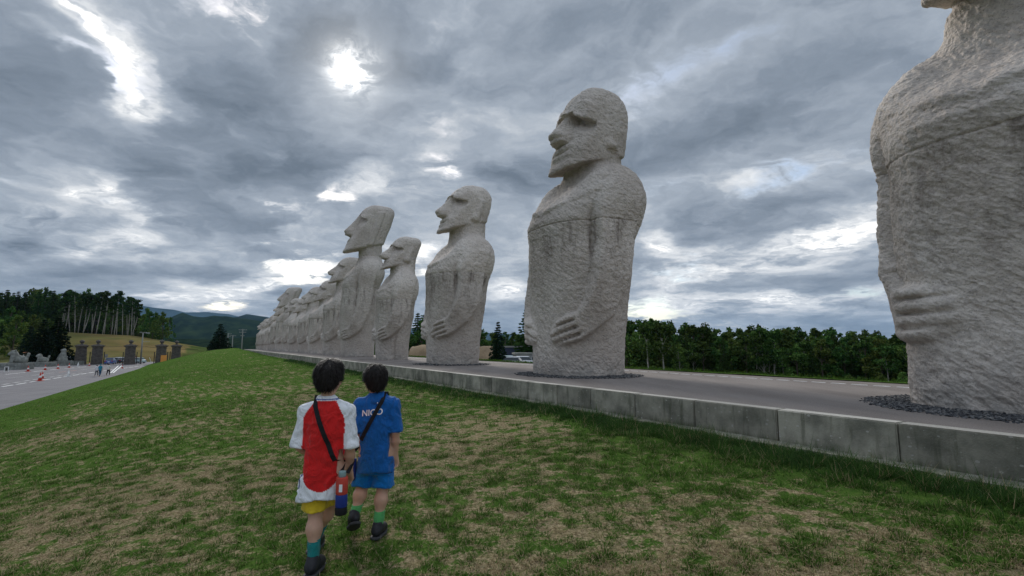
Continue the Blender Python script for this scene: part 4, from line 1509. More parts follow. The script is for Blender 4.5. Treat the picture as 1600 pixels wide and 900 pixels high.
# green trees lower left
for k in range(26):
    px = -170+k*10.5+TR.normal(0, 3); d = TR.uniform(148, 205); x, y = at_dist(min(px, 92), d)
    top = np.interp(px, [-200, 0, 45, 90], [468, 482, 488, 500])+TR.normal(0, 6)
    z = gz(x, y); plant_tree('broad' if k % 4 else 'larch', k, x, y, z-.3, z_at(top, d)-z, 'mid green tree below the hill wood behind the stone carvings', 'green trees behind the carvings', wide=.85)
for px, top, d, wd, lab in ((88, 494, 118, 1.35, 'very dark wide spruce nearest the gate pillars, its branches reaching right'), (66, 497, 112, 1.25, 'very dark spruce behind the middle stone carving'), (46, 508, 122, 1.2, 'dark spruce to the left of the two big ones behind the carvings')):
    x, y = at_dist(px, d); plant_tree('spruce', px, x, y, ROAD_Z-.1, z_at(top, d)-ROAD_Z, lab, wide=wd)
x, y = at_dist(343, 150); zz = -4.5
plant_tree('spruce', 1, x, y, zz, z_at(505, 150)-zz, 'single dark spruce rising behind the crest of the lawn', wide=1.35)
x, y = at_dist(333, 152); plant_tree('spruce', 2, x, y, -4.6, z_at(533, 150)+4.6, 'low dark conifer beside the single spruce behind the lawn', wide=1.6)
# far tree belts at the foot of the mountains
# right hand forest ----------------------------------------------------------------------
GR_ = 'front trees of the forest beyond the platform'
topline = lambda p: np.interp(p, [640, 985, 1010, 1035, 1060, 1090, 1130, 1190, 1205, 1250, 1330, 1420, 1800], [500, 498, 499, 496, 505, 507, 512, 509, 508, 512, 515, 521, 530])
specials = {1012: ('birchy', 497, 'slender pale trunk tree nearest the lone statue'), 1036: ('birchy', 494, 'tallest feathery tree in the forest just right of the lone statue'), 1193: ('birchy', 506, 'thin tall tree with a see through crown over the forest middle'),
            1207: ('birchy', 506, 'second thin tree sticking out of the forest middle'), 1130: ('larch', 524, 'light green conifer standing before the dark forest'), 1180: ('birchy', 517, 'tree with a pale forked trunk at the forest edge')}
for k, px in enumerate(np.linspace(978, 1640, 58)):
    near = [q for q in specials if abs(q-px) < 6.1 and q not in ()]
    d = np.interp(px, [980, 1200, 1420, 1640], [104, 92, 78, 70])+TR.uniform(-4, 4); x, y = at_dist(px+TR.normal(0, 2), d)
    z = gz(x, y); top = topline(px)+TR.uniform(8, 30)
    kind = ['broad', 'birchy', 'broad', 'broad', 'larch'][int(TR.integers(5))]
    plant_tree(kind, int(TR.integers(6)), x, y, z-.3, z_at(top, d)-z, 'leafy tree in the front rank of the forest right of the lone statue', GR_, wide=1.05 if kind == 'broad' else 1.0)
for px, (kind, top, lab) in specials.items():
    d = 88; x, y = at_dist(px, d); z = gz(x, y)
    plant_tree(kind, px, x, y, z-.3, z_at(top, d)-z, lab, wide=.9 if px not in (1036,) else 1.1)
for r in range(3):
    for px in np.linspace(975, 1660, 38):
        d = np.interp(px, [980, 1200, 1420, 1640], [114, 103, 90, 82])+r*9+TR.uniform(-3, 3); p = px+TR.normal(0, 4); x, y = at_dist(p, d)
        z = gz(x, y); top = topline(p)+TR.normal(2, 3.0)
        plant_tree('broad', int(TR.integers(6)), x, y, z-.3, z_at(top, d)-z, 'tree inside the forest right of the lone statue', 'trees inside the right hand forest', wide=.95)
# low bushes at the foot of that forest, the little yellow ones stand out
for k, (px, lab) in enumerate([(1044, 'small yellow green sapling on the grass beyond the platform'), (1133, 'tiny yellow green sapling below the light conifer'), (1298, 'small pale sapling at the forest foot'), (1320, 'round pale green bush at the forest foot'), (1372, 'rounded green bush near the cut off statue'), (1405, 'green bush right beside the cut off statue')]):
    d = 70 if k < 3 else 72; x, y = at_dist(px, d); z = gz(x, y)
    o = plant_tree('broad', [0, 0, 3, 3, 3, 0][k], x, y, z-.2, [3.1, 2.6, 2.4, 3.2, 3.6, 3.4][k], lab, wide=.5 if k < 3 else 1.2, name='sapling' if k < 3 else 'bush')
# between the statues -------------------------------------------------------------------------
for k, (kind, px, d, top, wd, lab) in enumerate([
    ('spruce', 778, 74, 499, .85, 'young open spruce seen between the third and fourth statues from the right'),
    ('larch', 823, 96, 479, 1.6, 'tall dark conifer touching the outline of the lone statue'),
    ('broad', 757, 118, 514, .9, 'round dark tree right beside the third statue'), ('broad', 745, 120, 510, .9, 'dark tree hidden partly by the third statue'),
    ('broad', 800, 128, 526, .9, 'low dark tree behind the navy building'), ('broad', 812, 124, 522, 1.0, 'dark tree behind the building and the tall conifer'),
    ('larch', 652, 112, 486, 1.5, 'dark conifer seen between the two smaller statues'), ('larch', 661, 115, 489, 1.6, 'second dark conifer between the two smaller statues'), ('broad', 656, 106, 497, .8, 'dark leafy tree filling the gap between the two smaller statues'),
    ('broad', 700, 130, 508, .9, 'tree behind the third statue'), ('broad', 840, 126, 515, .9, 'tree behind the lone statue at its left edge')]):
    x, y = at_dist(px, d); z = gz(x, y)
    plant_tree(kind, k, x, y, z-.2, z_at(top, d)-z, lab, wide=wd)
for r in range(2):
    for px in np.linspace(480, 975, 30):
        d = 150+r*14+TR.uniform(-4, 4); x, y = at_dist(px, d); z = gz(x, y)
        plant_tree('broad', int(TR.integers(6)), x, y, z-.3, z_at(np.interp(px, [480, 560, 960], [538, 524, 512])+TR.uniform(0, 8), d)-z, 'dark tree of the wood behind the statues', 'wood behind the row of statues', wide=.9)

# ---------------------------------------------------------------- things on the left: gate, carvings, cars, cones
RZ = ROAD_Z+.02


def at_px(px, py, z=None):
    p = on_plane(px, py, RZ if z is None else z); return float(p[0]), float(p[1])


def gate_pillar(px, py, label, leaves, panel=False):
    x, y = at_px(px, py); face = math.atan2(-x, y)
    t = tag(empty('gate_pillar', (x, y, RZ-.05), face), label, 'pillar', 'stone gate pillars across the road')
    mb = MB()
    nrow = 11; hh = 4.1/nrow; rr = random.Random(px)
    for r in range(nrow):      # courses of dressed blocks, slightly uneven
        w = 2.25-.30*r/nrow
        mb.box((rr.uniform(-.02, .02), rr.uniform(-.02, .02), hh*(r+.5)), (w+rr.uniform(-.04, .04), w*.9, hh-.035))
    mb.box((0, 0, 2.0), (1.84, 1.64, 4.0))
    mb.build('shaft', M['dark_stone'], t)
    mb = MB(); mb.box((0, 0, 4.2), (2.35, 2.15, .22)); mb.box((0, 0, 4.42), (2.75, 2.45, .20)); mb.box((0, 0, 4.62), (2.2, 2.0, .22), top=.75)
    mb.build('cap', M['dark_stone'], t)
    mb = MB(); mb.lathe([(.32, 0), (.34, .12), (.18, .2), (.22, .3), (.46, .55), (.50, .72), (.36, .95), (.12, 1.08), (.02, 1.16)], (0, 0, 4.73), 12)
    mb.build('finial', M['dark_stone'], t, True)
    for s in leaves:           # open iron gate leaves beside the pillar
        mb = MB()
        mb.box((s*1.30, -.25, 1.35), (.10, .9, 2.5)); mb.box((s*1.30, -.25, 2.75), (.10, .5, .5), top=.4)
        for q in range(4): mb.box((s*1.30, -.62+q*.24, 1.5), (.16, .05, 2.9))
        mb.build('gate_leaf', M['iron'], t)
    if panel:
        mb = MB(); mb.box((.55, -1.12, 1.15), (1.15, .06, 2.1)); b = mb.build('notice_board', M['orange_panel'], t); b['label'] = 'orange board leaning on the pillar'
    return t


gate_pillar(125, 569.6, 'leftmost gate pillar, plain stone with an urn on top', ())
gate_pillar(150.5, 569.4, 'second gate pillar from the left with iron gate leaves on both sides', (-1, 1))
gate_pillar(202, 569.4, 'middle gate pillar standing alone between the two lanes', (-1, 1))
gate_pillar(250.5, 569.0, 'gate pillar carrying an orange board on its face', (-1, 1), True)
gate_pillar(274, 566.0, 'rightmost gate pillar, partly hidden by the lawn', (-1,))


def cone(px, py, h, label, mat='cone_red'):
    x, y = at_px(px, py)
    t = tag(empty('traffic_cone', (x, y, RZ)), label, 'cone', 'traffic cones set out along the road lines')
    s = h/.72
    mb = MB(); mb.box((0, 0, .02*s), (.40*s, .40*s, .04*s)); mb.build('base', M[mat], t)
    mb = MB(); mb.lathe([(.15*s, .04*s), (.11*s, .26*s), (.075*s, .44*s), (.04*s, .66*s), (.03*s, .72*s)], n=12); mb.build('body', M[mat], t, True)
    mb = MB(); mb.lathe([(.118*s, .25*s), (.084*s, .44*s)], n=12); mb.build('reflective_band', M['white_plastic'], t, True)


cone(43.6, 580.4, 1.0, 'leftmost red and white cone on the far lane line')
cone(70.3, 578.2, .95, 'second cone from the left on the far lane line')
cone(90.3, 576.6, .95, 'third cone from the left on the far lane line')
cone(107.9, 574.6, .9, 'fourth cone on the far lane line, left of the gate')
cone(121.8, 572.9, .9, 'pale cone right before the leftmost gate pillar', 'white_plastic')
cone(139.5, 571.6, .8, 'red cone between the two left gate pillars')
cone(62.3, 595.2, 1.05, 'nearest and biggest cone, red, on the thick white line')
cone(65.8, 591.6, .9, 'red cone just behind the biggest one')
cone(106.8, 588.3, .9, 'white cone standing on the thick white line', 'white_plastic')
cone(191, 575.6, .7, 'small red cone at the tip of the painted chevrons')


def plinth(px0, px1, py, h, label, dp=2.6):
    x0, y0 = at_px(px0, py); x1, y1 = at_px(px1, py)
    w = math.hypot(x1-x0, y1-y0); x, y = (x0+x1)/2, (y0+y1)/2
    t = tag(empty('stone_plinth', (x, y, RZ-.05), math.atan2(y1-y0, x1-x0)), label, 'plinth')
    rr = random.Random(int(px0)); n = max(2, int(w/1.3))
    for r in range(2):
        for k in range(n):
            mb = MB(); hh = h/2
            mb.box((-w/2+w*(k+.5+(.0 if r else .0))/n, dp/2, hh*(r+.5)), (w/n-.04, dp-rr.uniform(0, .08), hh-.03), top=.97)
            mb.build('stone_block', M['grey_stone'], t)
    return x, y, math.atan2(y1-y0, x1-x0), w


def carving(px, py, base_z, H, kind, label):
    x, y = at_px(px, py); k = H/2.0
    f = Field((-1.5, -1.2, -.05), (1.5, 1.2, 2.4), .09)
    if kind == 'lion':
        f.ell((.15, 0, .55), (.95, .60, .60), .2); f.ell((-.45, 0, 1.05), (.50, .50, .62), .25); f.ell((-.62, 0, 1.55), (.50, .46, .42), .15)
        f.ell((-1.02, 0, 1.42), (.26, .27, .22), .12); f.cap((-.7, .3, .9), (-.85, .35, .1), .2, .17, .1); f.cap((-.7, -.3, .9), (-.85, -.35, .1), .2, .17, .1)
        f.ell((.75, .35, .4), (.35, .25, .4), .1); f.ell((.75, -.35, .4), (.35, .25, .4), .1); f.cap((.95, 0, .6), (1.15, 0, 1.4), .16, .2, .1)
        for s in (-1, 1): f.ell((-.45, s*.36, 1.93), (.12, .1, .14), .05)
        f.ell((-.88, .22, 1.62), (.08, .08, .07), .03, True); f.ell((-.88, -.22, 1.62), (.08, .08, .07), .03, True)
    else:
        f.cap((0, 0, .2), (.05, 0, 1.3), .85, .45, .2, sc=(1, 1.2, 1)); f.cap((.1, 0, 1.3), (.2, 0, 2.0), .36, .30, .15); f.ell((.0, 0, 1.95), (.34, .3, .25), .1)
        f.cap((-.5, .4, .3), (-.1, .4, 1.2), .22, .18, .1); f.cap((-.5, -.4, .3), (-.1, -.4, 1.2), .22, .18, .1); f.ell((-.35, 0, .5), (.4, .4, .3), .1)
    V, Q = f.mesh(); V, D = roughen(V, Q, 2.2, int(px), False)
    me = np_mesh('stone_carving', V*k, Q, [M['grey_stone']])
    tag(link('stone_carving', me, None, (x, y+1.2, base_z), math.atan2(-x, y)+.15), label, 'sculpture', 'stone carvings on plinths by the road')


plinth(-14, 33, 577.6, 1.25, 'longest stone plinth at the left edge of the picture')
carving(17, 577.4, RZ+1.17, 2.35, 'lion', 'biggest crouching lion carving at the far left on its plinth')
plinth(42, 72, 573.2, 1.0, 'stone plinth under the middle lion carving')
carving(57, 573.0, RZ+.92, 1.75, 'lion', 'smaller lion carving in front of the dark spruces')
plinth(78, 100, 571.3, 1.1, 'stone plinth nearest the gate pillars')
carving(88.5, 571.2, RZ+1.0, 2.35, 'seated', 'upright seated carving in front of the widest spruce')
plinth(101, 117, 570.4, .95, 'low stone wall left of the gate')
# shelter with an orange roof
x, y = at_px(22, 571.5); t = tag(empty('roadside_shelter', (x, y+6, RZ), math.atan2(-x, y)), 'low open shelter with an orange roof behind the biggest lion carving', 'shelter')
mb = MB(); mb.box((0, 0, 2.75), (6.2, 2.6, .30), top=.96); mb.build('roof', M['roof_orange'], t)
for q in (-2.9, 0, 2.9):
    mb = MB(); mb.box((q, -1.1, 1.3), (.14, .14, 2.6)); mb.build('post', M['white_plastic'], t)
mb = MB(); mb.box((0, 1.15, 1.3), (5.9, .1, 2.6)); mb.build('back_wall', M['grey_wall'], t)
# white standing frame
x, y = at_px(9.6, 581.4); t = tag(empty('signboard', (x, y, RZ), math.atan2(-x, y)), 'small white standing sign frame with a dark figure by the left picture edge', 'sign')
mb = MB(); mb.box((-.24, 0, .45), (.09, .06, .9)); mb.box((.24, 0, .45), (.09, .06, .9)); mb.box((0, 0, .86), (.57, .06, .10)); mb.build('frame', M['white_plastic'], t)
mb = MB(); mb.box((0, .01, .50), (.40, .03, .60)); mb.build('panel', M['pole_concrete'], t)
mb = MB(); mb.box((0, -.02, .44), (.15, .02, .32)); mb.lathe([(.01, 0), (.06, .03), (.07, .08), (.05, .13), (.01, .15)], (0, -.02, .60), 8); mb.build('figure', M['iron'], t)
# sign post behind the gate
x, y = at_px(164.3, 567.6); t = tag(empty('road_sign', (x, y, RZ), math.atan2(-x, y)), 'small square sign on a post beyond the second gate pillar', 'sign')
mb = MB(); mb.tube([(0, 0, 0), (0, 0, 2.1)], .05, 6); mb.build('post', M['grey_metal'], t)
mb = MB(); mb.box((0, -.06, 1.85), (.8, .05, .8)); mb.build('board', M['pole_concrete'], t)
x, y = at_px(236, 565.6); mb = MB(); mb.tube([(0, 0, 0), (-.45, 0, 1.2)], .05, 6); tag(mb.build('leaning_pole', M['white_plastic'], None, loc=(x, y, RZ), rz=math.atan2(-x, y)), 'short white pole leaning left beyond the gate', 'pole')


# lamp post and power poles
def utility_pole(px, d, zb, top, label, arms=((.96, 1.6),), lamp=False, cat='pole', name='utility_pole'):
    x, y = at_dist(px, d); H = z_at(top, d)-zb
    t = tag(empty(name, (x, y, zb), math.atan2(-x, y)), label, cat)
    mb = MB(); mb.tube([(0, 0, -.2), (0, 0, H*.5), (0, 0, H)], [.19, .16, .11], 8); mb.build('shaft', M['pole_concrete'], t, True)
    for f, w in arms:
        mb = MB(); mb.box((0, 0, H*f), (w, .12, .12))
        for q in (-.45, -.2, .2, .45): mb.lathe([(.05, 0), (.07, .06), (.04, .14), (.01, .2)], (q*w, 0, H*f+.06), 6)
        mb.build('crossarm', M['pole_concrete'], t)
    if lamp:
        mb = MB(); mb.box((.95, 0, H*.985), (.95, .26, .14), top=.8); mb.build('lamp_head', M['grey_metal'], t)
        mb = MB(); mb.tube([(0, 0, H*.70), (1.3, 0, H*.705)], .04, 5); mb.box((1.1, 0, H*.705), (.8, .16, .07)); mb.build('side_arm', M['grey_metal'], t)
    return Vector((x, y, zb+H*arms[0][0] if arms else zb+H))


LP = utility_pole(222, 122, RZ, 519.5, 'tall lamp post rising behind the middle gate pillar', ((.99, 1.3),), True, 'lamp post', 'lamp_post')
pa = utility_pole(355.5, 185, -5.0, 520.5, 'left one of three poles behind the lawn crest, next to the spruce', ((.97, 2.2), (.88, 1.6)))
pb = utility_pole(363, 180, -5.0, 523.5, 'middle and shortest of three poles behind the lawn crest', ((.97, 2.0),))
pc = utility_pole(378, 165, -5.0, 514.0, 'right and tallest of three poles behind the lawn crest', ((.97, 2.4), (.90, 2.0), (.80, 1.2)))


def cable(a, b, sag, label):
    mb = MB(); P = []
    for k in range(17):
        f = k/16; p = Vector(a).lerp(Vector(b), f); p.z -= sag*4*f*(1-f); P.append(p)
    mb.tube(P, .035, 4, False); tag(mb.build('power_cable', M['iron']), label, 'cable')


a = at_dist(60, 150); b = at_dist(310, 122)
cable((a[0], a[1], z_at(540.5, 150)), (LP.x, LP.y, z_at(540.5, 122)), .3, 'thin cable crossing the field behind the gate, left of the lamp post')
cable((LP.x, LP.y, z_at(540.5, 122)), (b[0], b[1], z_at(546, 122)), .3, 'thin cable running right from the lamp post over the field')


# cars ------------------------------------------------------------------------
def car(px, py, paint, heading, label, L=4.1, W=1.75, H=1.5, roof=None):
    x, y = at_px(px, py)
    t = tag(empty('parked_car', (x, y, RZ), heading), label, 'car')
    bm = bmesh.new()
    # side outline lofted over the width; y is length
    sect = [(-.50, .30, .62, .90), (-.47, .24, .86, .97), (-.40, .20, .93, 1.0), (-.20, .20, .97, 1.0), (.18, .20, .95, 1.0), (.36, .20, .86, .98), (.46, .24, .74, .92), (.50, .34, .58, .82)]
    rings = []
    for f, zb, zt, wf in sect:
        w = W/2*wf; y_ = f*L
        rings.append([bm.verts.new(p) for p in ((-w*.96, y_, zb), (-w, y_, (zb+zt)/2), (-w*.95, y_, zt), (w*.95, y_, zt), (w, y_, (zb+zt)/2), (w*.96, y_, zb))])
    for a, b in zip(rings[:-1], rings[1:]):
        for k in range(6): bm.faces.new((a[k], a[(k+1) % 6], b[(k+1) % 6], b[k]))
    bm.faces.new(rings[0]); bm.faces.new(list(reversed(rings[-1])))
    bmesh.ops.recalc_face_normals(bm, faces=bm.faces[:])
    me = bpy.data.meshes.new('body'); bm.to_mesh(me); bm.free(); me.materials.append(paint); link('body', me, t)
    mb = MB(); w0, w1 = W/2*.92, W/2*.76
    P = [(-w0, -.40*L, .92), (w0, -.40*L, .92), (w0, .26*L, .93), (-w0, .26*L, .93), (-w1, -.30*L, H-.08), (w1, -.30*L, H-.08), (w1, .08*L, H-.06), (-w1, .08*L, H-.06)]
    mb.add(P, [(0, 3, 2, 1), (4, 5, 6, 7), (0, 1, 5, 4), (1, 2, 6, 5), (2, 3, 7, 6), (3, 0, 4, 7)]); mb.build('windows', M['glass'], t)
    mb = MB(); mb.box((0, -.11*L, H-.03), (w1*2+.05, .42*L, .09), top=.93); mb.build('roof', roof or paint, t)
    for sx in (-1, 1):
        for f in (-.30, .31):
            mb = MB(); mb.tube([(sx*(W/2-.2), f*L, .31), (sx*(W/2+.01), f*L, .31)], .31, 14); wq = mb.build('wheel', M['rubber'], t)
            mb = MB(); mb.tube([(sx*(W/2), f*L, .31), (sx*(W/2+.03), f*L, .31)], .19, 10); mb.build('rim', M['grey_metal'], wq)
        mb = MB(); mb.box((sx*W*.36, -.497*L, .80), (.30, .06, .16)); mb.build('tail_light', M['lamp_red'], t)
        mb = MB(); mb.box((sx*W*.34, .485*L, .62), (.36, .08, .13)); mb.build('headlight', M['white_plastic'], t)
    mb = MB(); mb.box((0, -.506*L, .62), (.38, .02, .18)); mb.build('number_plate', M['white_plastic'], t)
    return t


car(172.5, 569.2, M['car_blue'], math.radians(28), 'blue car driving away between the second and middle gate pillars')
car(185.3, 567.6, M['car_dark'], math.radians(60), 'dark car with a white roof ahead of the blue car', roof=M['car_white'])
car(214.5, 567.4, M['car_pale'], math.radians(75), 'pale green car just right of the middle gate pillar', H=1.35)
for px, py, col, hd, lab in ((101, 566.2, 'car_dark', 1.5, 'dark car with a pale roof behind the low stone wall'),):
    car(px, py, M[col], hd, lab, roof=M['car_white'])

# right side: bank, buildings, cars ---------------------------------------------------


def bank(px0, px1, d, ztop, label, name='earth_bank', mat='earth', depth=7):
    x0, y0 = at_dist(px0, d); x1, y1 = at_dist(px1, d)
    n, m = 34, 10
    S, R = np.meshgrid(np.linspace(0, 1, n), np.linspace(0, 1, m), indexing='ij')
    X = x0+(x1-x0)*S; Y = y0+(y1-y0)*S+R*depth
    zb = gz((x0+x1)/2, (y0+y1)/2)-.5
    e = np.clip(np.minimum(S, 1-S)*6, 0, 1)
    P3 = np.stack([X.ravel(), Y.ravel(), 0*X.ravel()], 1)
    Z = zb+(ztop-zb)*np.clip(R*2.4, 0, 1)*np.clip((1-R)*4, 0, 1)*e*(1+.10*fbm(P3*.4, 3, 17).reshape(X.shape))
    me, V = grid_mesh(name, X, Y, Z, M[mat]); return tag(link(name, me), label, 'bank')


bank(705, 782, 84, z_at(541.5, 84), 'bare brown earth bank seen beside the third statue')
bank(625, 690, 78, z_at(540, 78), 'brown earth bank in the gap between the two smaller statues', depth=6)
for k, (px, py_, s) in enumerate([(648, 552, .8), (654, 550, 1.0), (660, 549, .9), (652, 557, .9), (660, 556, 1.1), (657, 562, .7)]):
    d = 52-k*1.5; x, y = at_dist(px, d)
    zz = gz(x, y)
    f = Field((-1, -1, -.6), (1, 1, .8), .16); f.ell((0, 0, 0), (.8, .6, .42), .1); f.ell((.35, .1, .12), (.45, .45, .35), .1); V, Q = f.mesh(); V, D = roughen(V, Q, 3, k+3, False, 2)
    tag(link('boulder', np_mesh('boulder', V*s*1.4, Q, [M['pale_rock']], False), None, (x, y, zz+.2), k*1.3), 'pale boulder on the slope between the two smaller statues', 'boulder', 'pale boulders between the smaller statues')
for k, px in enumerate((650, 657, 664)):
    d = 58; x, y = at_dist(px, d); z = gz(x, y); plant_tree('broad', k, x, y, z-.1, 1.9+.3*k, ['low dark bush left in the gap between the smaller statues', 'low bush in the middle of that rocky gap between statues', 'low bush right in the gap beside the third statue'][k], wide=1.0, name='bush')


def building(px, d, w, h, dp, zb, mat, label, roofc, wins, over=.25):
    x, y = at_dist(px, d)
    t = tag(empty('low_building', (x, y, zb), math.radians(6)), label, 'building')
    mb = MB(); mb.box((0, dp/2, h/2), (w, dp, h)); mb.build('wall', mat, t)
    mb = MB(); mb.box((0, dp/2, h+.16), (w+over*2, dp+over*2, .30)); mb.build('roof', roofc, t)
    for k in range(wins):
        mb = MB(); cx = -w/2+w*(k+.5)/wins; mb.box((cx, -.02, h*.55), (w/wins*.55, .10, h*.38)); fr = mb.build('window', M['white_plastic'], t)
        mb = MB(); mb.box((cx, -.06, h*.55), (w/wins*.47, .06, h*.32)); mb.build('pane', M['glass'], fr)


lot = MB(); a_ = at_dist(770, 62); b_2 = at_dist(862, 62); c_2 = at_dist(862, 112); d_2 = at_dist(770, 112)
lot.add([(p[0], p[1], z) for z in (-7.5, -2.3) for p in (a_, b_2, c_2, d_2)], [(0, 3, 2, 1), (4, 5, 6, 7), (0, 1, 5, 4), (1, 2, 6, 5), (2, 3, 7, 6), (3, 0, 4, 7)])
tag(lot.build('parking_area', M['road']), kind='structure')
building(806, 100, 5.6, 2.7, 6, -2.3, M['navy_wall'], 'low navy building under the dark trees beside the lone statue', M['grey_wall'], 0)
building(828, 88, 5.0, 1.5, 4, -2.3, M['grey_wall'], 'long low grey building left of the lone statue', M['grey_stone'], 4)
for px, d, pt, hd, lab in ((797, 70, 'car_white', 1.35, 'white car parked in front of the navy building'), (812, 73, 'car_white', 1.7, 'second white car, nearer to the lone statue'), (788, 78, 'car_pale', 1.5, 'pale car partly behind the young spruce')):
    x, y = at_dist(px, d); t = car(200, 570, M[pt], hd, lab); t.location = (x, y, -2.3)

# ---------------------------------------------------------------- people
from mathutils.bvhtree import BVHTree


def skin_mat(name, c):
    m, N, b = new_mat(name); p = objc(N); n = N.noise(p, 22, 4, .6)
    N.put(b.inputs['Base Color'], N.mix(N.range(n, .3, .7), tuple(q*.88 for q in c), c)); b.inputs['Roughness'].default_value = .55
    b.inputs['Subsurface Weight'].default_value = .12; b.inputs['Subsurface Radius'].default_value = (.9, .35, .2); b.inputs['Subsurface Scale'].default_value = .01
    bump(N, b, N.noise(p, 180, 3), .2, .001); return m


def cloth_mat(name, attr=True, col=None, fine=260):
    m, N, b = new_mat(name); p = objc(N)
    if attr: a = N.new('ShaderNodeAttribute', attribute_name='col').outputs['Color']
    else: a = None
    n = N.noise(p, 14, 5, .6)
    hs = N.new('ShaderNodeHueSaturation')
    if attr: N.put(hs.inputs['Color'], a)
    else: hs.inputs['Color'].default_value = (*col, 1)
    N.put(hs.inputs['Value'], N.range(n, .3, .7, .90, 1.08, 'LINEAR'))
    N.put(b.inputs['Base Color'], hs.outputs[0]); b.inputs['Roughness'].default_value = .85; b.inputs['Specular IOR Level'].default_value = .2
    b.inputs['Sheen Weight'].default_value = .15
    wr = N.noise(N.scaled(p, (1, 1, .6), rot=(0, .5, 0)), 11, 4, .55, 1.6)
    bump(N, b, N.math('MULTIPLY_ADD', wr, 1.0, N.math('MULTIPLY', N.noise(p, fine, 2), .12)), 1.0, .030); return m


M['skin'] = skin_mat('child_skin', (.58, .34, .235))
M['shirt'] = cloth_mat('jersey_cloth'); M['yellow_cloth'] = cloth_mat('yellow_cloth', False, (.74, .52, .03)); M['blue_cloth'] = cloth_mat('blue_cloth', False, (.004, .16, .50))
M['blue_shirt'] = cloth_mat('blue_jersey_cloth', False, (.006, .11, .38)); M['teal_knit'] = cloth_mat('teal_knit', False, (.010, .20, .19), 420); M['green_knit'] = cloth_mat('green_knit', False, (.10, .42, .13), 420)
M['shoe'] = simple_mat('black_shoe', (.022, .022, .026), .55, .3, 30, bmp=.003, bscale=60); M['sole'] = simple_mat('dark_sole', (.05, .05, .052), .8, .2, 20)
M['strap'] = simple_mat('black_webbing', (.010, .010, .012), .8, .2, 60); M['bottle_red'] = simple_mat('red_pouch', (.50, .06, .04), .7, .15, 30); M['bottle_blue'] = simple_mat('blue_pouch', (.015, .035, .20), .7, .15, 30)
M['teal_cap'] = simple_mat('grey_teal_cap', (.22, .32, .32), .5, .1); M['letter'] = simple_mat('white_lettering', (.78, .78, .78), .7, .03)
hm, N_, b_ = new_mat('black_hair'); p_ = objc(N_); b_.inputs['Roughness'].default_value = .6; b_.inputs['Specular IOR Level'].default_value = .25
N_.put(b_.inputs['Base Color'], N_.mix(N_.noise(p_, 60, 3), (.006, .005, .005), (.022, .016, .013))); M['hair'] = hm


def tz_mesh(f, name, mats, wr=None, part=None, amp=0.0, sc=9, seed=1):
    V, Q = f.mesh()
    if amp:
        N = vnormals(V, Q)
        w = V*np.array([1.0, 1.0, .55])*sc+fbm(V*6, 2, seed)[:, None]*1.5
        V = V+N*((1-np.abs(noise3(w, seed))*2.2)*amp+fbm(V*5, 2, seed+3)*amp)[:, None]
    return V, Q


def section_loft(S):
    S = np.array(S)

    def fn(x, y, z):
        zz = z[0, 0]
        a, b, cx, cy = (np.interp(zz, S[:, 0], S[:, k])[None, None, :] for k in (1, 2, 3, 4))
        r = ((np.abs(x-cx)/a)**2.4+(np.abs(y-cy)/b)**2.4)**(1/2.4)
        d = (r-1)*np.minimum(a, b)
        return np.maximum(d, np.maximum(z-S[-1, 0], S[0, 0]-z))
    return fn


def hand(f, w, d, up, s, side):
    """five unequal fingers, slightly curled, growing from the wrist w along d"""
    w, d, up = Vector(w), Vector(d).normalized(), Vector(up).normalized()
    x = d.cross(up).normalized(); up = x.cross(d).normalized()
    pc = w+d*.035*s
    f.cap(w, w+d*.02*s, .017*s, .020*s, .012)
    for k in range(4): f.cap(w+d*.015*s+x*(k-1.5)*.009*s, w+d*.055*s+x*(k-1.5)*.0135*s, .012*s, .0115*s, .008)
    for k, (L, r) in enumerate(((.046, .0070), (.052, .0072), (.049, .0070), (.038, .0063))):
        a = w+d*.055*s+x*(k-1.5)*.0150*s
        b = a+(d*.8-up*(.32+.08*k))*L*.55*s; c = b+(d*.35-up*.9)*L*.55*s
        f.cap(a, b, r*1.05*s, r*s, .003); f.cap(b, c, r*s, r*.82*s, .002)
    t0 = w+d*.022*s+x*side*.018*s
    t1 = t0+(d*.6+x*side*.8-up*.3)*.030*s; t2 = t1+(d*.9+x*side*.15-up*.4)*.024*s
    f.cap(t0, t1, .0095*s, .0085*s, .006); f.cap(t1, t2, .0085*s, .0068*s, .003)


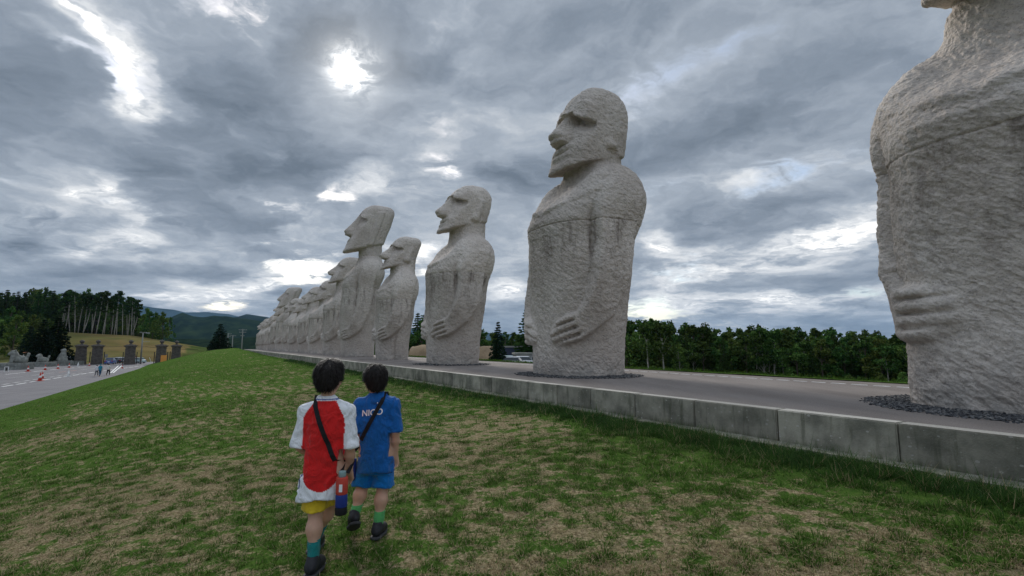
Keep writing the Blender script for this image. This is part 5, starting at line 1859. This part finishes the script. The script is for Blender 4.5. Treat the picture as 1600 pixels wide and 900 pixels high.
def boy(B):
    s = B['s']
    root = empty('person', (B['x'], B['y'], B['z']), B['rz'])
    tag(root, B['label'], 'boy')
    hc = Vector(B['head'])*1.0; hr = B['turn']; R = Matrix.Rotation(-hr, 3, 'Z')          # world -> head axes
    Ri = Matrix.Rotation(hr, 3, 'Z')
    H = lambda x, y, z: hc+Ri @ Vector((x, y, z))*s
    Rm = [[R[i][j] for j in range(3)] for i in range(3)]
    f = Field((-.30, -.26, -.02), (.30, .42, B['top']+.03), .0068)
    # trunk and neck
    f.cap((0, 0, .60*s), (0, .0, .66*s), .095*s, .10*s, .05, sc=(1, 1.2, 1)); f.cap((0, 0, .66*s), (0, -.005, .92*s), .095*s, .105*s, .05, sc=(.9, 1.25, 1))
    for q in (-1, 1): f.cap((0, -.005, .975*s), (q*.105*s, -.005, .965*s), .055*s, .043*s, .04)
    f.cap((0, -.008, .95*s), (hc.x*.9, hc.y-.012, hc.z-.055*s), .043*s, .039*s, .03)
    # head
    f.ell(tuple(H(0, -.008, .012)), (.072*s, .088*s, .088*s), .02, R=Rm); f.ell(tuple(H(0, .020, -.040)), (.056*s, .062*s, .066*s), .03, R=Rm)
    f.ell(tuple(H(0, .058, -.082)), (.024*s, .022*s, .020*s), .025, R=Rm)
    f.cap(H(0, .080, .008), H(0, .094, -.022), .0075*s, .012*s, .012); f.ell(tuple(H(0, .092, -.026)), (.014*s, .010*s, .009*s), .008, R=Rm)
    for q in (-1, 1):
        f.ell(tuple(H(q*.030, .083, .006)), (.017*s, .010*s, .011*s), .008, True, R=Rm); f.ell(tuple(H(q*.030, .072, .005)), (.013*s, .011*s, .011*s), .003, R=Rm)
        f.ell(tuple(H(q*.070, -.008, -.018)), (.010*s, .021*s, .030*s), .008, R=Rm); f.ell(tuple(H(q*.080, -.004, -.016)), (.005*s, .011*s, .018*s), .004, True, R=Rm)
        f.ell(tuple(H(q*.040, .058, -.030)), (.022*s, .022*s, .022*s), .02, R=Rm)
    f.cap(H(-.020, .080, -.052), H(.020, .080, -.052), .0035*s, .0035*s, .004, True)
    f.cap(H(-.016, .0765, -.047), H(.016, .0765, -.047), .006*s, .006*s, .006); f.cap(H(-.013, .075, -.058), H(.013, .075, -.058), .007*s, .007*s, .006)
    for q, A in zip((-1, 1), B['arms']):
        sh, el, wr = (Vector(a)*s for a in A[:3])
        f.cap(sh, sh.lerp(el, .5), .040*s, .036*s, .03); f.cap(sh.lerp(el, .5), el, .036*s, .028*s, .02)
        m = el.lerp(wr, .35); f.cap(el, m, .029*s, .030*s, .02); f.cap(m, wr, .030*s, .0195*s, .02)
        hand(f, wr, Vector(A[3]), Vector(A[4]), s*1.02, A[5])
    for L in B['legs']:
        hp, kn, an = (Vector(a)*s for a in L[:3])
        f.cap(hp, hp.lerp(kn, .6), .070*s, .056*s, .03); f.cap(hp.lerp(kn, .6), kn, .056*s, .043*s, .03)
        d = (an-kn); back = Vector((0, -1, 0)); m = kn+d*.33+back*.010*s
        f.cap(kn, m, .040*s, .046*s, .025); f.cap(m, kn+d*.72, .046*s, .031*s, .03); f.cap(kn+d*.72, an, .030*s, .025*s, .02)
    V, Q = f.mesh()
    link('body', np_mesh('body', V, Q, [M['skin']]), root)
    # hair -------------------------------------------------
    f = Field((hc.x-.16, hc.y-.18, hc.z-.16), (hc.x+.16, hc.y+.18, B['top']+.04), .0055)
    f.ell(tuple(H(0, -.014, .032)), (.090*s, .101*s, .080*s), .02, R=Rm); f.ell(tuple(H(0, -.050, -.020)), (.062*s, .048*s, .058*s), .04, R=Rm)
    f.ell(tuple(H(.01, .01, .085)), (.066*s, .070*s, .038*s), .03, R=Rm)
    f.cut(lambda x, y, z: (z-(hc.z-.066*s+.9*np.maximum((-(x-hc.x)*math.sin(hr)+(y-hc.y)*math.cos(hr))+.055, 0)*1.0)), .012)
    for q in (-1, 1): f.ell(tuple(H(q*.088, .000, -.030)), (.034*s, .032*s, .040*s), .012, True, R=Rm)
    f.cap(H(0, .12, -.03), H(0, .10, .02), .055*s, .045*s, .02, True)
    V, Q = f.mesh(); Nn = vnormals(V, Q)
    L = (V-np.array(H(.01, -.03, .10)))
    az = np.arctan2(L[:, 0], L[:, 1]); rr = np.linalg.norm(L, axis=1)
    str_ = noise3(np.stack([az*7, rr*12/s, L[:, 2]*14], 1), B['seed'])*.010+noise3(np.stack([az*24, rr*22/s, L[:, 2]*10], 1), B['seed']+2)*.0055
    V = V+Nn*str_[:, None]
    hair = link('hair', np_mesh('hair', V, Q, [M['hair']]), root)
    g = np.random.default_rng(B['seed']); k = g.integers(0, len(V), 7000); r0 = V[k]; n0 = Nn[k]
    t = np.cross(np.cross(n0, L[k]/np.linalg.norm(L[k], axis=1, keepdims=True)), n0); t = t+np.array([0, 0, -.35]); t /= np.linalg.norm(t, axis=1, keepdims=True)
    ln = g.uniform(.016, .042, len(k))[:, None]*s; w = np.cross(n0, t)*.0016
    t = t+g.normal(0, .22, t.shape); p1 = r0+t*ln*.55+n0*.005; p2 = r0+t*ln+n0*g.uniform(-.004, .010, (len(k), 1))
    VV = np.stack([r0-w, r0+w, p1+w*.7, p1-w*.7, p2], 1).reshape(-1, 3); b = np.arange(len(k))*5
    FF = np.concatenate([np.stack([b, b+1, b+2], 1), np.stack([b, b+2, b+3], 1), np.stack([b+3, b+2, b+4], 1)])
    tag(link('hair_strands', np_mesh('hair_strands', VV, FF, [M['hair']], False), hair), kind='stuff')
    # shirt --------------------------------------------------
    f = Field((-.30, -.22, B['hem']-.03), (.30, .24, 1.14*s), .0058)
    f.F[...] = section_loft([(z*s, a*s*(.90 if z < 1.0 else 1), b_*s*.95, cx*s, cy*s) for z, a, b_, cx, cy in B['shirt']])(*f._xyz((slice(None),)*3))
    for q, A in zip((-1, 1), B['arms']):
        sh, el = Vector(A[0])*s, Vector(A[1])*s; d = (el-sh).normalized(); e = sh+(el-sh)*B['sleeve']
        in0 = sh+Vector((-q*.035, 0, .012))*s
        f.cap(in0, sh, .047*s, .048*s, .03); f.cap(sh, e+d*.08, .048*s, .058*s, .03)
        f.cut(lambda x, y, z, e=e, d=d, q=q: np.maximum(-((x-e.x)*d.x+(y-e.y)*d.y+(z-e.z)*d.z), .102*s-q*x) if q > 0 else np.maximum(-((x-e.x)*d.x+(y-e.y)*d.y+(z-e.z)*d.z), .102*s+x), .004, bb=((-.4 if q < 0 else .10, -.3, e.z-.17), (.4 if q > 0 else -.10, .3, e.z+.08)))
    hem = B['hem']
    f.cut(lambda x, y, z: z-hem-.010*np.sin(x*16+1)-.006*np.sin(y*30), .004)
    f.cap((0, .018*s, 1.085*s), (0, .03*s, 1.15*s), .050*s, .058*s, .006, True)
    V, Q = tz_mesh(f, 'shirt', None, amp=.0085, sc=7.5, seed=B['seed']+20)
    me = np_mesh('shirt', V, Q, [M['shirt'] if B['kind'] == 'red' else M['blue_shirt']])
    if B['kind'] == 'red':
        x, y, z = V[:, 0]/s, V[:, 1]/s, V[:, 2]/s
        xl, xr = -.128, .138
        low = ((x-.005)/.134)**2+((z-.70)/.195)**2 < 1
        inner = (z > .70) & (x > xl) & (x < xr)
        rag = np.abs(x-.004) < .152-.090*np.clip((z-.90)/.17, 0, 1)**1.3
        col = np.tile([.84, .85, .88], (len(V), 1)).astype(float)
        red = (low | inner) & rag & (z < 1.062)
        edge = (np.abs(x-(xl-.006)) < .0065) & (z > .52) & (z < .74)
        col[edge] = (.02, .035, .20)
        col[red] = (.66, .016, .016)
        col[(z > 1.068) & (z < 1.076)] = (.02, .05, .30)
        shl = (np.abs(y) < .010) & (np.abs(x) > .06) & (z > .94) & (x < 0)
        col[shl] = (.03, .05, .25)
        set_col(me, 'col', col)
    shirt = link('shirt', me, root)
    bvh = BVHTree.FromPolygons([tuple(v) for v in V], [tuple(q) for q in Q])
    # shorts ---------------------------------------------------
    f = Field((-.28, -.22, B['shorts_z']-.03), (.28, .30, .70*s), .0062)
    f.F[...] = section_loft([(.47*s, .118*s, .085*s, 0, 0), (.56*s, .116*s, .084*s, 0, 0), (.66*s, .098*s, .072*s, 0, 0)])(*f._xyz((slice(None),)*3))
    for q, Lg in zip((-1, 1), B['legs']):
        hp, kn = Vector(Lg[0])*s, Vector(Lg[1])*s; e = kn; hp = hp.lerp(kn, .22)
        f.cap(hp, e, .060*s, .086*s, .03)
        f.cut(lambda x, y, z: z-B['shorts_z']-.006*np.sin(x*40), .003)
    V, Q = tz_mesh(f, 'shorts', None, amp=.0055, sc=9, seed=B['seed']+40)
    link('shorts', np_mesh('shorts', V, Q, [M[B['shorts']]]), root)
    # socks and shoes ------------------------------------------------
    for Lg in B['legs']:
        kn, an = Vector(Lg[1])*s, Vector(Lg[2])*s; d = (an-kn)
        toe = Vector(Lg[3]).normalized(); up = Vector((0, 0, 1)); side = toe.cross(up).normalized(); upn = side.cross(toe).normalized()
        f = Field((an.x-.10, an.y-.12, an.z-.10), (an.x+.10, an.y+.14, an.z+.24), .0055)
        st = kn+d*Lg[4]
        f.cap(st, st.lerp(an, .5), .041*s, .037*s, .01); f.cap(st.lerp(an, .5), an, .037*s, .034*s, .01)
        f.cut(lambda x, y, z: -(z-st.z), .003)
        V, Q = f.mesh(); V = V+vnormals(V, Q)*(np.sin(V[:, 2]*520)*.0010+fbm(V*16, 2, 3)*.003)[:, None]
        link('sock', np_mesh('sock', V, Q, [M[B['sock']]]), root)
        A = an-upn*.035*s                       # shoe axis
        f = Field((A.x-.17, A.y-.17, A.z-.13), (A.x+.17, A.y+.24, A.z+.13), .0055)
        P = lambda a, b, c: A+toe*a*s+side*b*s+upn*c*s
        f.cap(P(-.035, 0, .012), P(.02, 0, .022), .038*s, .040*s, .02); f.cap(P(.02, 0, .018), P(.10, .004, .004), .040*s, .034*s, .02); f.cap(P(.06, 0, .0), P(.115, .006, -.006), .038*s, .030*s, .02)
        f.cap(P(-.025, 0, .03), P(-.01, 0, .052), .036*s, .037*s, .01)
        nn = upn; o = P(0, 0, -.024)
        f.cut(lambda x, y, z: (x-o.x)*nn.x+(y-o.y)*nn.y+(z-o.z)*nn.z, .004)
        ank = P(-.008, 0, .075); f.ell(tuple(ank), (.026*s, .026*s, .02*s), .006, True)
        V, Q = f.mesh(); shoe = link('shoe', np_mesh('shoe', V, Q, [M['shoe']]), root)
        f = Field((A.x-.17, A.y-.17, A.z-.13), (A.x+.17, A.y+.24, A.z+.13), .0055)
        f.cap(P(-.038, 0, -.026), P(.06, 0, -.026), .042*s, .046*s, .02); f.cap(P(.06, 0, -.026), P(.118, .006, -.024), .045*s, .034*s, .02)
        o1, o2 = P(0, 0, -.042), P(0, 0, -.020)
        f.cut(lambda x, y, z: (x-o1.x)*nn.x+(y-o1.y)*nn.y+(z-o1.z)*nn.z, .002)
        f.cut(lambda x, y, z: -((x-o2.x)*nn.x+(y-o2.y)*nn.y+(z-o2.z)*nn.z), .002)
        V, Q = f.mesh(); link('sole', np_mesh('sole', V, Q, [M['sole']]), shoe)
    return root, bvh, shirt


gz1 = lambda x, y: float(lawn_h(np.array([x], float), np.array([y], float))[0])
RX, RY = -1.215, 3.35
BX, BY = -1.005, 3.80
s1 = 1.0
red = dict(kind='red', s=1.0, x=RX, y=RY, z=gz1(RX, RY)-.004, rz=0.02, seed=3, turn=math.radians(-4), head=(.005, .0, 1.205), top=1.32,
  label='boy in a red and white football shirt and yellow shorts walking away',
  arms=[((-.126, -.005, .985), (-.160, -.020, .775), (-.140, .125, .690), (.45, .85, -.1), (0, .2, 1), 1), ((.128, -.005, .985), (.165, -.020, .77), (.145, .060, .600), (-.1, .4, -.9), (.3, .8, .3), -1)],
  legs=[((-.062, 0, .60), (-.046, .005, .355), (-.022, -.075, .085), (.02, 1, 0), .43), ((.066, 0, .60), (.010, .150, .38), (-.135, .250, .100), (-.06, 1, .05), .62)],
  sleeve=1.05, hem=.448,
  shirt=[(.42, .158, .112, -.022, 0), (.55, .150, .108, -.012, 0), (.70, .143, .103, .002, 0), (.85, .143, .102, .004, 0), (.95, .138, .095, .002, 0), (1.01, .115, .080, 0, 0), (1.045, .085, .066, 0, 0), (1.09, .056, .056, 0, 0)],
  shorts='yellow_cloth', shorts_z=.372, sock='teal_knit')
blue = dict(kind='blue', s=.94, x=BX, y=BY, z=gz1(BX, BY)-.004, rz=0.04, seed=9, turn=math.radians(28), head=(-.022, .0, 1.112), top=1.25,
  label='smaller boy in plain blue shirt and shorts walking beside the red shirted boy',
  arms=[((-.124, -.005, .985), (-.150, -.03, .78), (-.120, .060, .600), (.1, .5, -.8), (.3, .8, .3), 1), ((.124, -.005, .985), (.152, -.020, .775), (.150, .020, .590), (0, .12, -1), (.2, 1, 0), -1)],
  legs=[((-.062, 0, .60), (-.100, .035, .37), (-.135, -.060, .165), (-.30, .72, -.45), .62), ((.066, 0, .60), (.060, .010, .355), (.048, -.070, .090), (.10, 1, 0), .60)],
  sleeve=.98, hem=.455,
  shirt=[(.45, .152, .112, .004, 0), (.58, .148, .108, .002, 0), (.72, .143, .104, .0, 0), (.86, .143, .102, 0, 0), (.95, .138, .095, 0, 0), (1.01, .115, .080, 0, 0), (1.045, .082, .066, 0, 0), (1.085, .053, .055, 0, 0)],
  shorts='blue_cloth', shorts_z=.345, sock='green_knit')
red_o, red_b, red_s = boy(red)
blue_o, blue_b, blue_s = boy(blue)


def strap_ribbon(bvh, path, parent, inv, w=.030, th=.003):
    """flat webbing laid on a surface; path = list of (point outside, ray direction or None)"""
    pts = []
    for p, d in path:
        p = Vector(p)
        if d is not None:
            d = Vector(d).normalized(); h = bvh.ray_cast(p, d)
            if h[0] is None: continue
            p = h[0]-d*.006; n = -d
        else: n = Vector((0, -1, 0))
        pts.append((p, n))
    V, F = [], []
    for i, (p, n) in enumerate(pts):
        t = (pts[min(i+1, len(pts)-1)][0]-pts[max(i-1, 0)][0]).normalized(); b = t.cross(n).normalized()
        for q in (b*w/2+n*th, -b*w/2+n*th, -b*w/2-n*th, b*w/2-n*th): V.append(p+q)
    for i in range(len(pts)-1):
        for k in range(4): F.append((4*i+k, 4*i+(k+1) % 4, 4*i+4+(k+1) % 4, 4*i+4+k))
    F += [(3, 2, 1, 0), tuple(4*(len(pts)-1)+k for k in range(4))]
    me = bpy.data.meshes.new('shoulder_strap'); me.from_pydata([tuple(v) for v in V], [], F); me.materials.append(M['strap'])
    return link('shoulder_strap', me, parent)


def bottle(person, c, H, r, cols, label, bvh, back, front, w=.028):
    """hanging bottle in a pouch; placed in the carrier's axes, top-level"""
    rz = person.rotation_euler.z
    t = tag(empty('water_bottle', person.location, rz), label, 'bottle')
    z = c[2]
    for nm, z0, z1, mt in cols:
        mb = MB(); k = r if nm != 'cap' else r*.62
        mb.lathe([(k*.94, z0*H), (k, z0*H+.006), (k*1.005, (z0+z1)/2*H), (k, z1*H-.006), (k*.94, z1*H)], (c[0], c[1], z), 20)
        mb.build(nm, M[mt], t, True)
    if back: strap_ribbon(bvh, back, t, None, w)
    if front: strap_ribbon(bvh, front, t, None, w)
    return t


def lerp_path(a, b, n, y, d):
    return [((a[0]+(b[0]-a[0])*k/(n-1), y, a[1]+(b[1]-a[1])*k/(n-1)), d) for k in range(n)]


bt = bottle(red_o, (.148, -.105, .375), .225, .036, [('base', 0, .20, 'strap'), ('lower_sleeve', .20, .54, 'bottle_blue'), ('body', .54, 1.0, 'bottle_red'), ('cap', 1.0, 1.16, 'teal_cap')],
            'red and blue bottle pouch hanging from the strap of the red shirted boy', red_b,
            [((-.062, 0.02, 1.3), (0, 0, -1)), ((-.060, -.025, 1.3), (0, 0, -1))]+lerp_path((-.054, 1.035), (.108, .66), 12, -.4, (0, 1, 0))+[((.142, -.110, .615), None), ((.146, -.112, .585), None)],
            [((-.062, 0.02, 1.3), (0, 0, -1)), ((-.060, .045, 1.3), (0, 0, -1))]+lerp_path((-.054, 1.03), (.104, .70), 10, .4, (0, -1, 0))+[((.175, .03, .66), None), ((.165, -.06, .61), None)])
mb = MB(); mb.box((.152, -.142, .375+.165), (.020, .003, .045)); mb.build('paper_label', M['letter'], bt)
bottle(blue_o, (-.165, -.02, .40), .17, .032, [('body', 0, .85, 'bottle_blue'), ('cap', .85, 1.1, 'teal_cap')],
       'grey capped bottle of the blue shirted boy, mostly hidden between both boys', blue_b,
       [((.062, 0.02, 1.3), (0, 0, -1)), ((.060, -.025, 1.3), (0, 0, -1))]+lerp_path((.052, .965), (-.104, .66), 12, -.4, (0, 1, 0))+[((-.152, -.06, .60), None), ((-.160, -.03, .57), None)],
       [((.062, 0.02, 1.3), (0, 0, -1)), ((.060, .045, 1.3), (0, 0, -1))]+lerp_path((.052, .96), (-.100, .70), 10, .4, (0, -1, 0))+[((-.165, .03, .62), None), ((-.165, .0, .57), None)])


def lettering(txt, bvh, parent, x0, z0, size, slant):
    cu = bpy.data.curves.new('lettering', 'FONT'); cu.body = txt; cu.size = size; cu.extrude = .0006; cu.offset = .0011; cu.space_character = 1.02
    o = bpy.data.objects.new('lettering_tmp', cu); COL.objects.link(o)
    dg = bpy.context.evaluated_depsgraph_get(); me = bpy.data.meshes.new_from_object(o.evaluated_get(dg)); bpy.data.objects.remove(o)
    me.name = 'lettering'
    for v in me.vertices:
        x, z, e = v.co.x, v.co.y, v.co.z
        X = x0+x; Z = z0+z+x*slant
        h = bvh.ray_cast(Vector((X, -.5, Z)), Vector((0, 1, 0)))
        v.co = Vector((X, (h[0].y if h[0] else -.1)-.0022-e, Z))
    me.materials.clear(); me.materials.append(M['letter'])
    return link('lettering', me, parent)


lettering('NICO', blue_b, blue_s, -.094, .800*1.0+.055, .060, .10)
mb = MB(); mb.box((.022, 0, 0), (.007, .002, .007), m=Matrix.Rotation(math.radians(45), 3, 'Y'))
h_ = blue_b.ray_cast(Vector((.026, -.5, .952)), Vector((0, 1, 0)))
if h_[0]: mb.build('logo', M['letter'], blue_s, loc=(0.0, h_[0].y-.013, .952))

# three people far away on the road --------------------------------------------------


def walker(px, py, H, shirt, trousers, label, rz, ph=1, hair=True, hat=None):
    x, y = at_px(px, py); s = H/1.7
    t = tag(empty('person', (x, y, RZ), rz), label, 'person')
    f = Field((-.45, -.5, -.02), (.45, .5, 1.78), .028)
    f.cap((0, 0, .95), (0, 0, 1.35), .13, .15, .08, sc=(.85, 1.2, 1)); f.cap((0, 0, 1.4), (0, 0, 1.5), .06, .055, .04); f.ell((0, .01, 1.62), (.078, .095, .115), .02); f.cap((0, .1, 1.62), (0, .115, 1.6), .018, .02, .02)
    for q in (-1, 1):
        f.cap((q*.17, 0, 1.40), (q*.22, -.03*q*ph, 1.14), .052, .042, .04); f.cap((q*.22, -.03*q*ph, 1.14), (q*.21, .10*q*ph+.06, .90), .040, .028, .02); f.cap((q*.21, .10*q*ph+.06, .90), (q*.205, .12*q*ph+.08, .80), .034, .022, .01)
        f.cap((q*.09, 0, .92), (q*.10, -.10*q*ph+.06, .50), .088, .060, .04); f.cap((q*.10, -.10*q*ph+.06, .50), (q*.10, -.24*q*ph, .10), .058, .040, .02); f.cap((q*.10, -.24*q*ph, .05), (q*.10, -.24*q*ph+.17, .04), .045, .035, .02)
    V, Q = f.mesh(); link('body', np_mesh('body', V*s, Q, [M['skin']]), t)
    f = Field((-.45, -.4, .75), (.45, .4, 1.55), .028)
    f.cap((0, 0, .93), (0, 0, 1.36), .165, .165, .06, sc=(.85, 1.15, 1))
    for q in (-1, 1): f.cap((q*.15, 0, 1.41), (q*.225, -.02*q*ph, 1.18), .07, .062, .04)
    f.cut(lambda x, y, z: z-.86, .01); V, Q = f.mesh(); link('shirt', np_mesh('shirt', V*s, Q, [shirt]), t)
    f = Field((-.35, -.5, .05), (.35, .5, 1.0), .028)
    for q in (-1, 1): f.cap((q*.085, 0, .90), (q*.10, -.10*q*ph+.06, .50), .105, .080, .04); f.cap((q*.10, -.10*q*ph+.06, .50), (q*.10, -.22*q*ph, .14), .076, .062, .02)
    V, Q = f.mesh(); link('trousers', np_mesh('trousers', V*s, Q, [trousers]), t)
    f = Field((-.2, -.2, 1.5), (.2, .2, 1.8), .02); f.ell((0, -.012, 1.655), (.092, .108, .10), .02); f.cut(lambda x, y, z: z-1.58-np.maximum(y, 0)*.9, .01)
    V, Q = f.mesh(); link('hat' if hat else 'hair', np_mesh('hair', V*s, Q, [hat or M['hair']]), t)


wm = lambda n, c: simple_mat(n, c, .85, .12, 6)
walker(150.4, 587.6, 1.55, wm('white_top', (.66, .62, .64)), wm('grey_trousers', (.12, .12, .13)), 'person in a pale top walking half hidden behind the one in teal', .3, -1)
walker(155.6, 588.4, 1.72, wm('teal_top', (.03, .22, .32)), wm('blue_trousers', (.02, .07, .13)), 'person in a teal shirt walking on the road beside the lawn', .2, 1, hat=wm('teal_cap_cloth', (.04, .20, .28)))
walker(168.6, 586.4, 1.62, wm('cream_top', (.62, .60, .56)), wm('black_trousers', (.015, .015, .018)), 'person in a cream top and black trousers walking right of the pair', .2, -1)
walker(211.5, 567.2, 1.7, wm('red_top', (.50, .10, .08)), wm('pale_trousers', (.40, .38, .36)), 'person in a red top standing by the pale car beyond the middle pillar', 1.4, 1)

# ---------------------------------------------------------------- air
hz = bpy.data.materials.new('air'); hz.use_nodes = True
nt = hz.node_tree; nt.nodes.clear()
o_ = nt.nodes.new('ShaderNodeOutputMaterial'); pv = nt.nodes.new('ShaderNodeVolumePrincipled')
pv.inputs['Color'].default_value = (.36, .64, 1.0, 1); pv.inputs['Density'].default_value = .000026; pv.inputs['Anisotropy'].default_value = .1
nt.links.new(pv.outputs[0], o_.inputs['Volume'])
mb = MB(); mb.box((0, 3500, 300), (24000, 20000, 760)); hb = mb.build('haze', hz); tag(hb, kind='stuff')
hb['label'] = 'thin bluish air between the platform and the mountains'
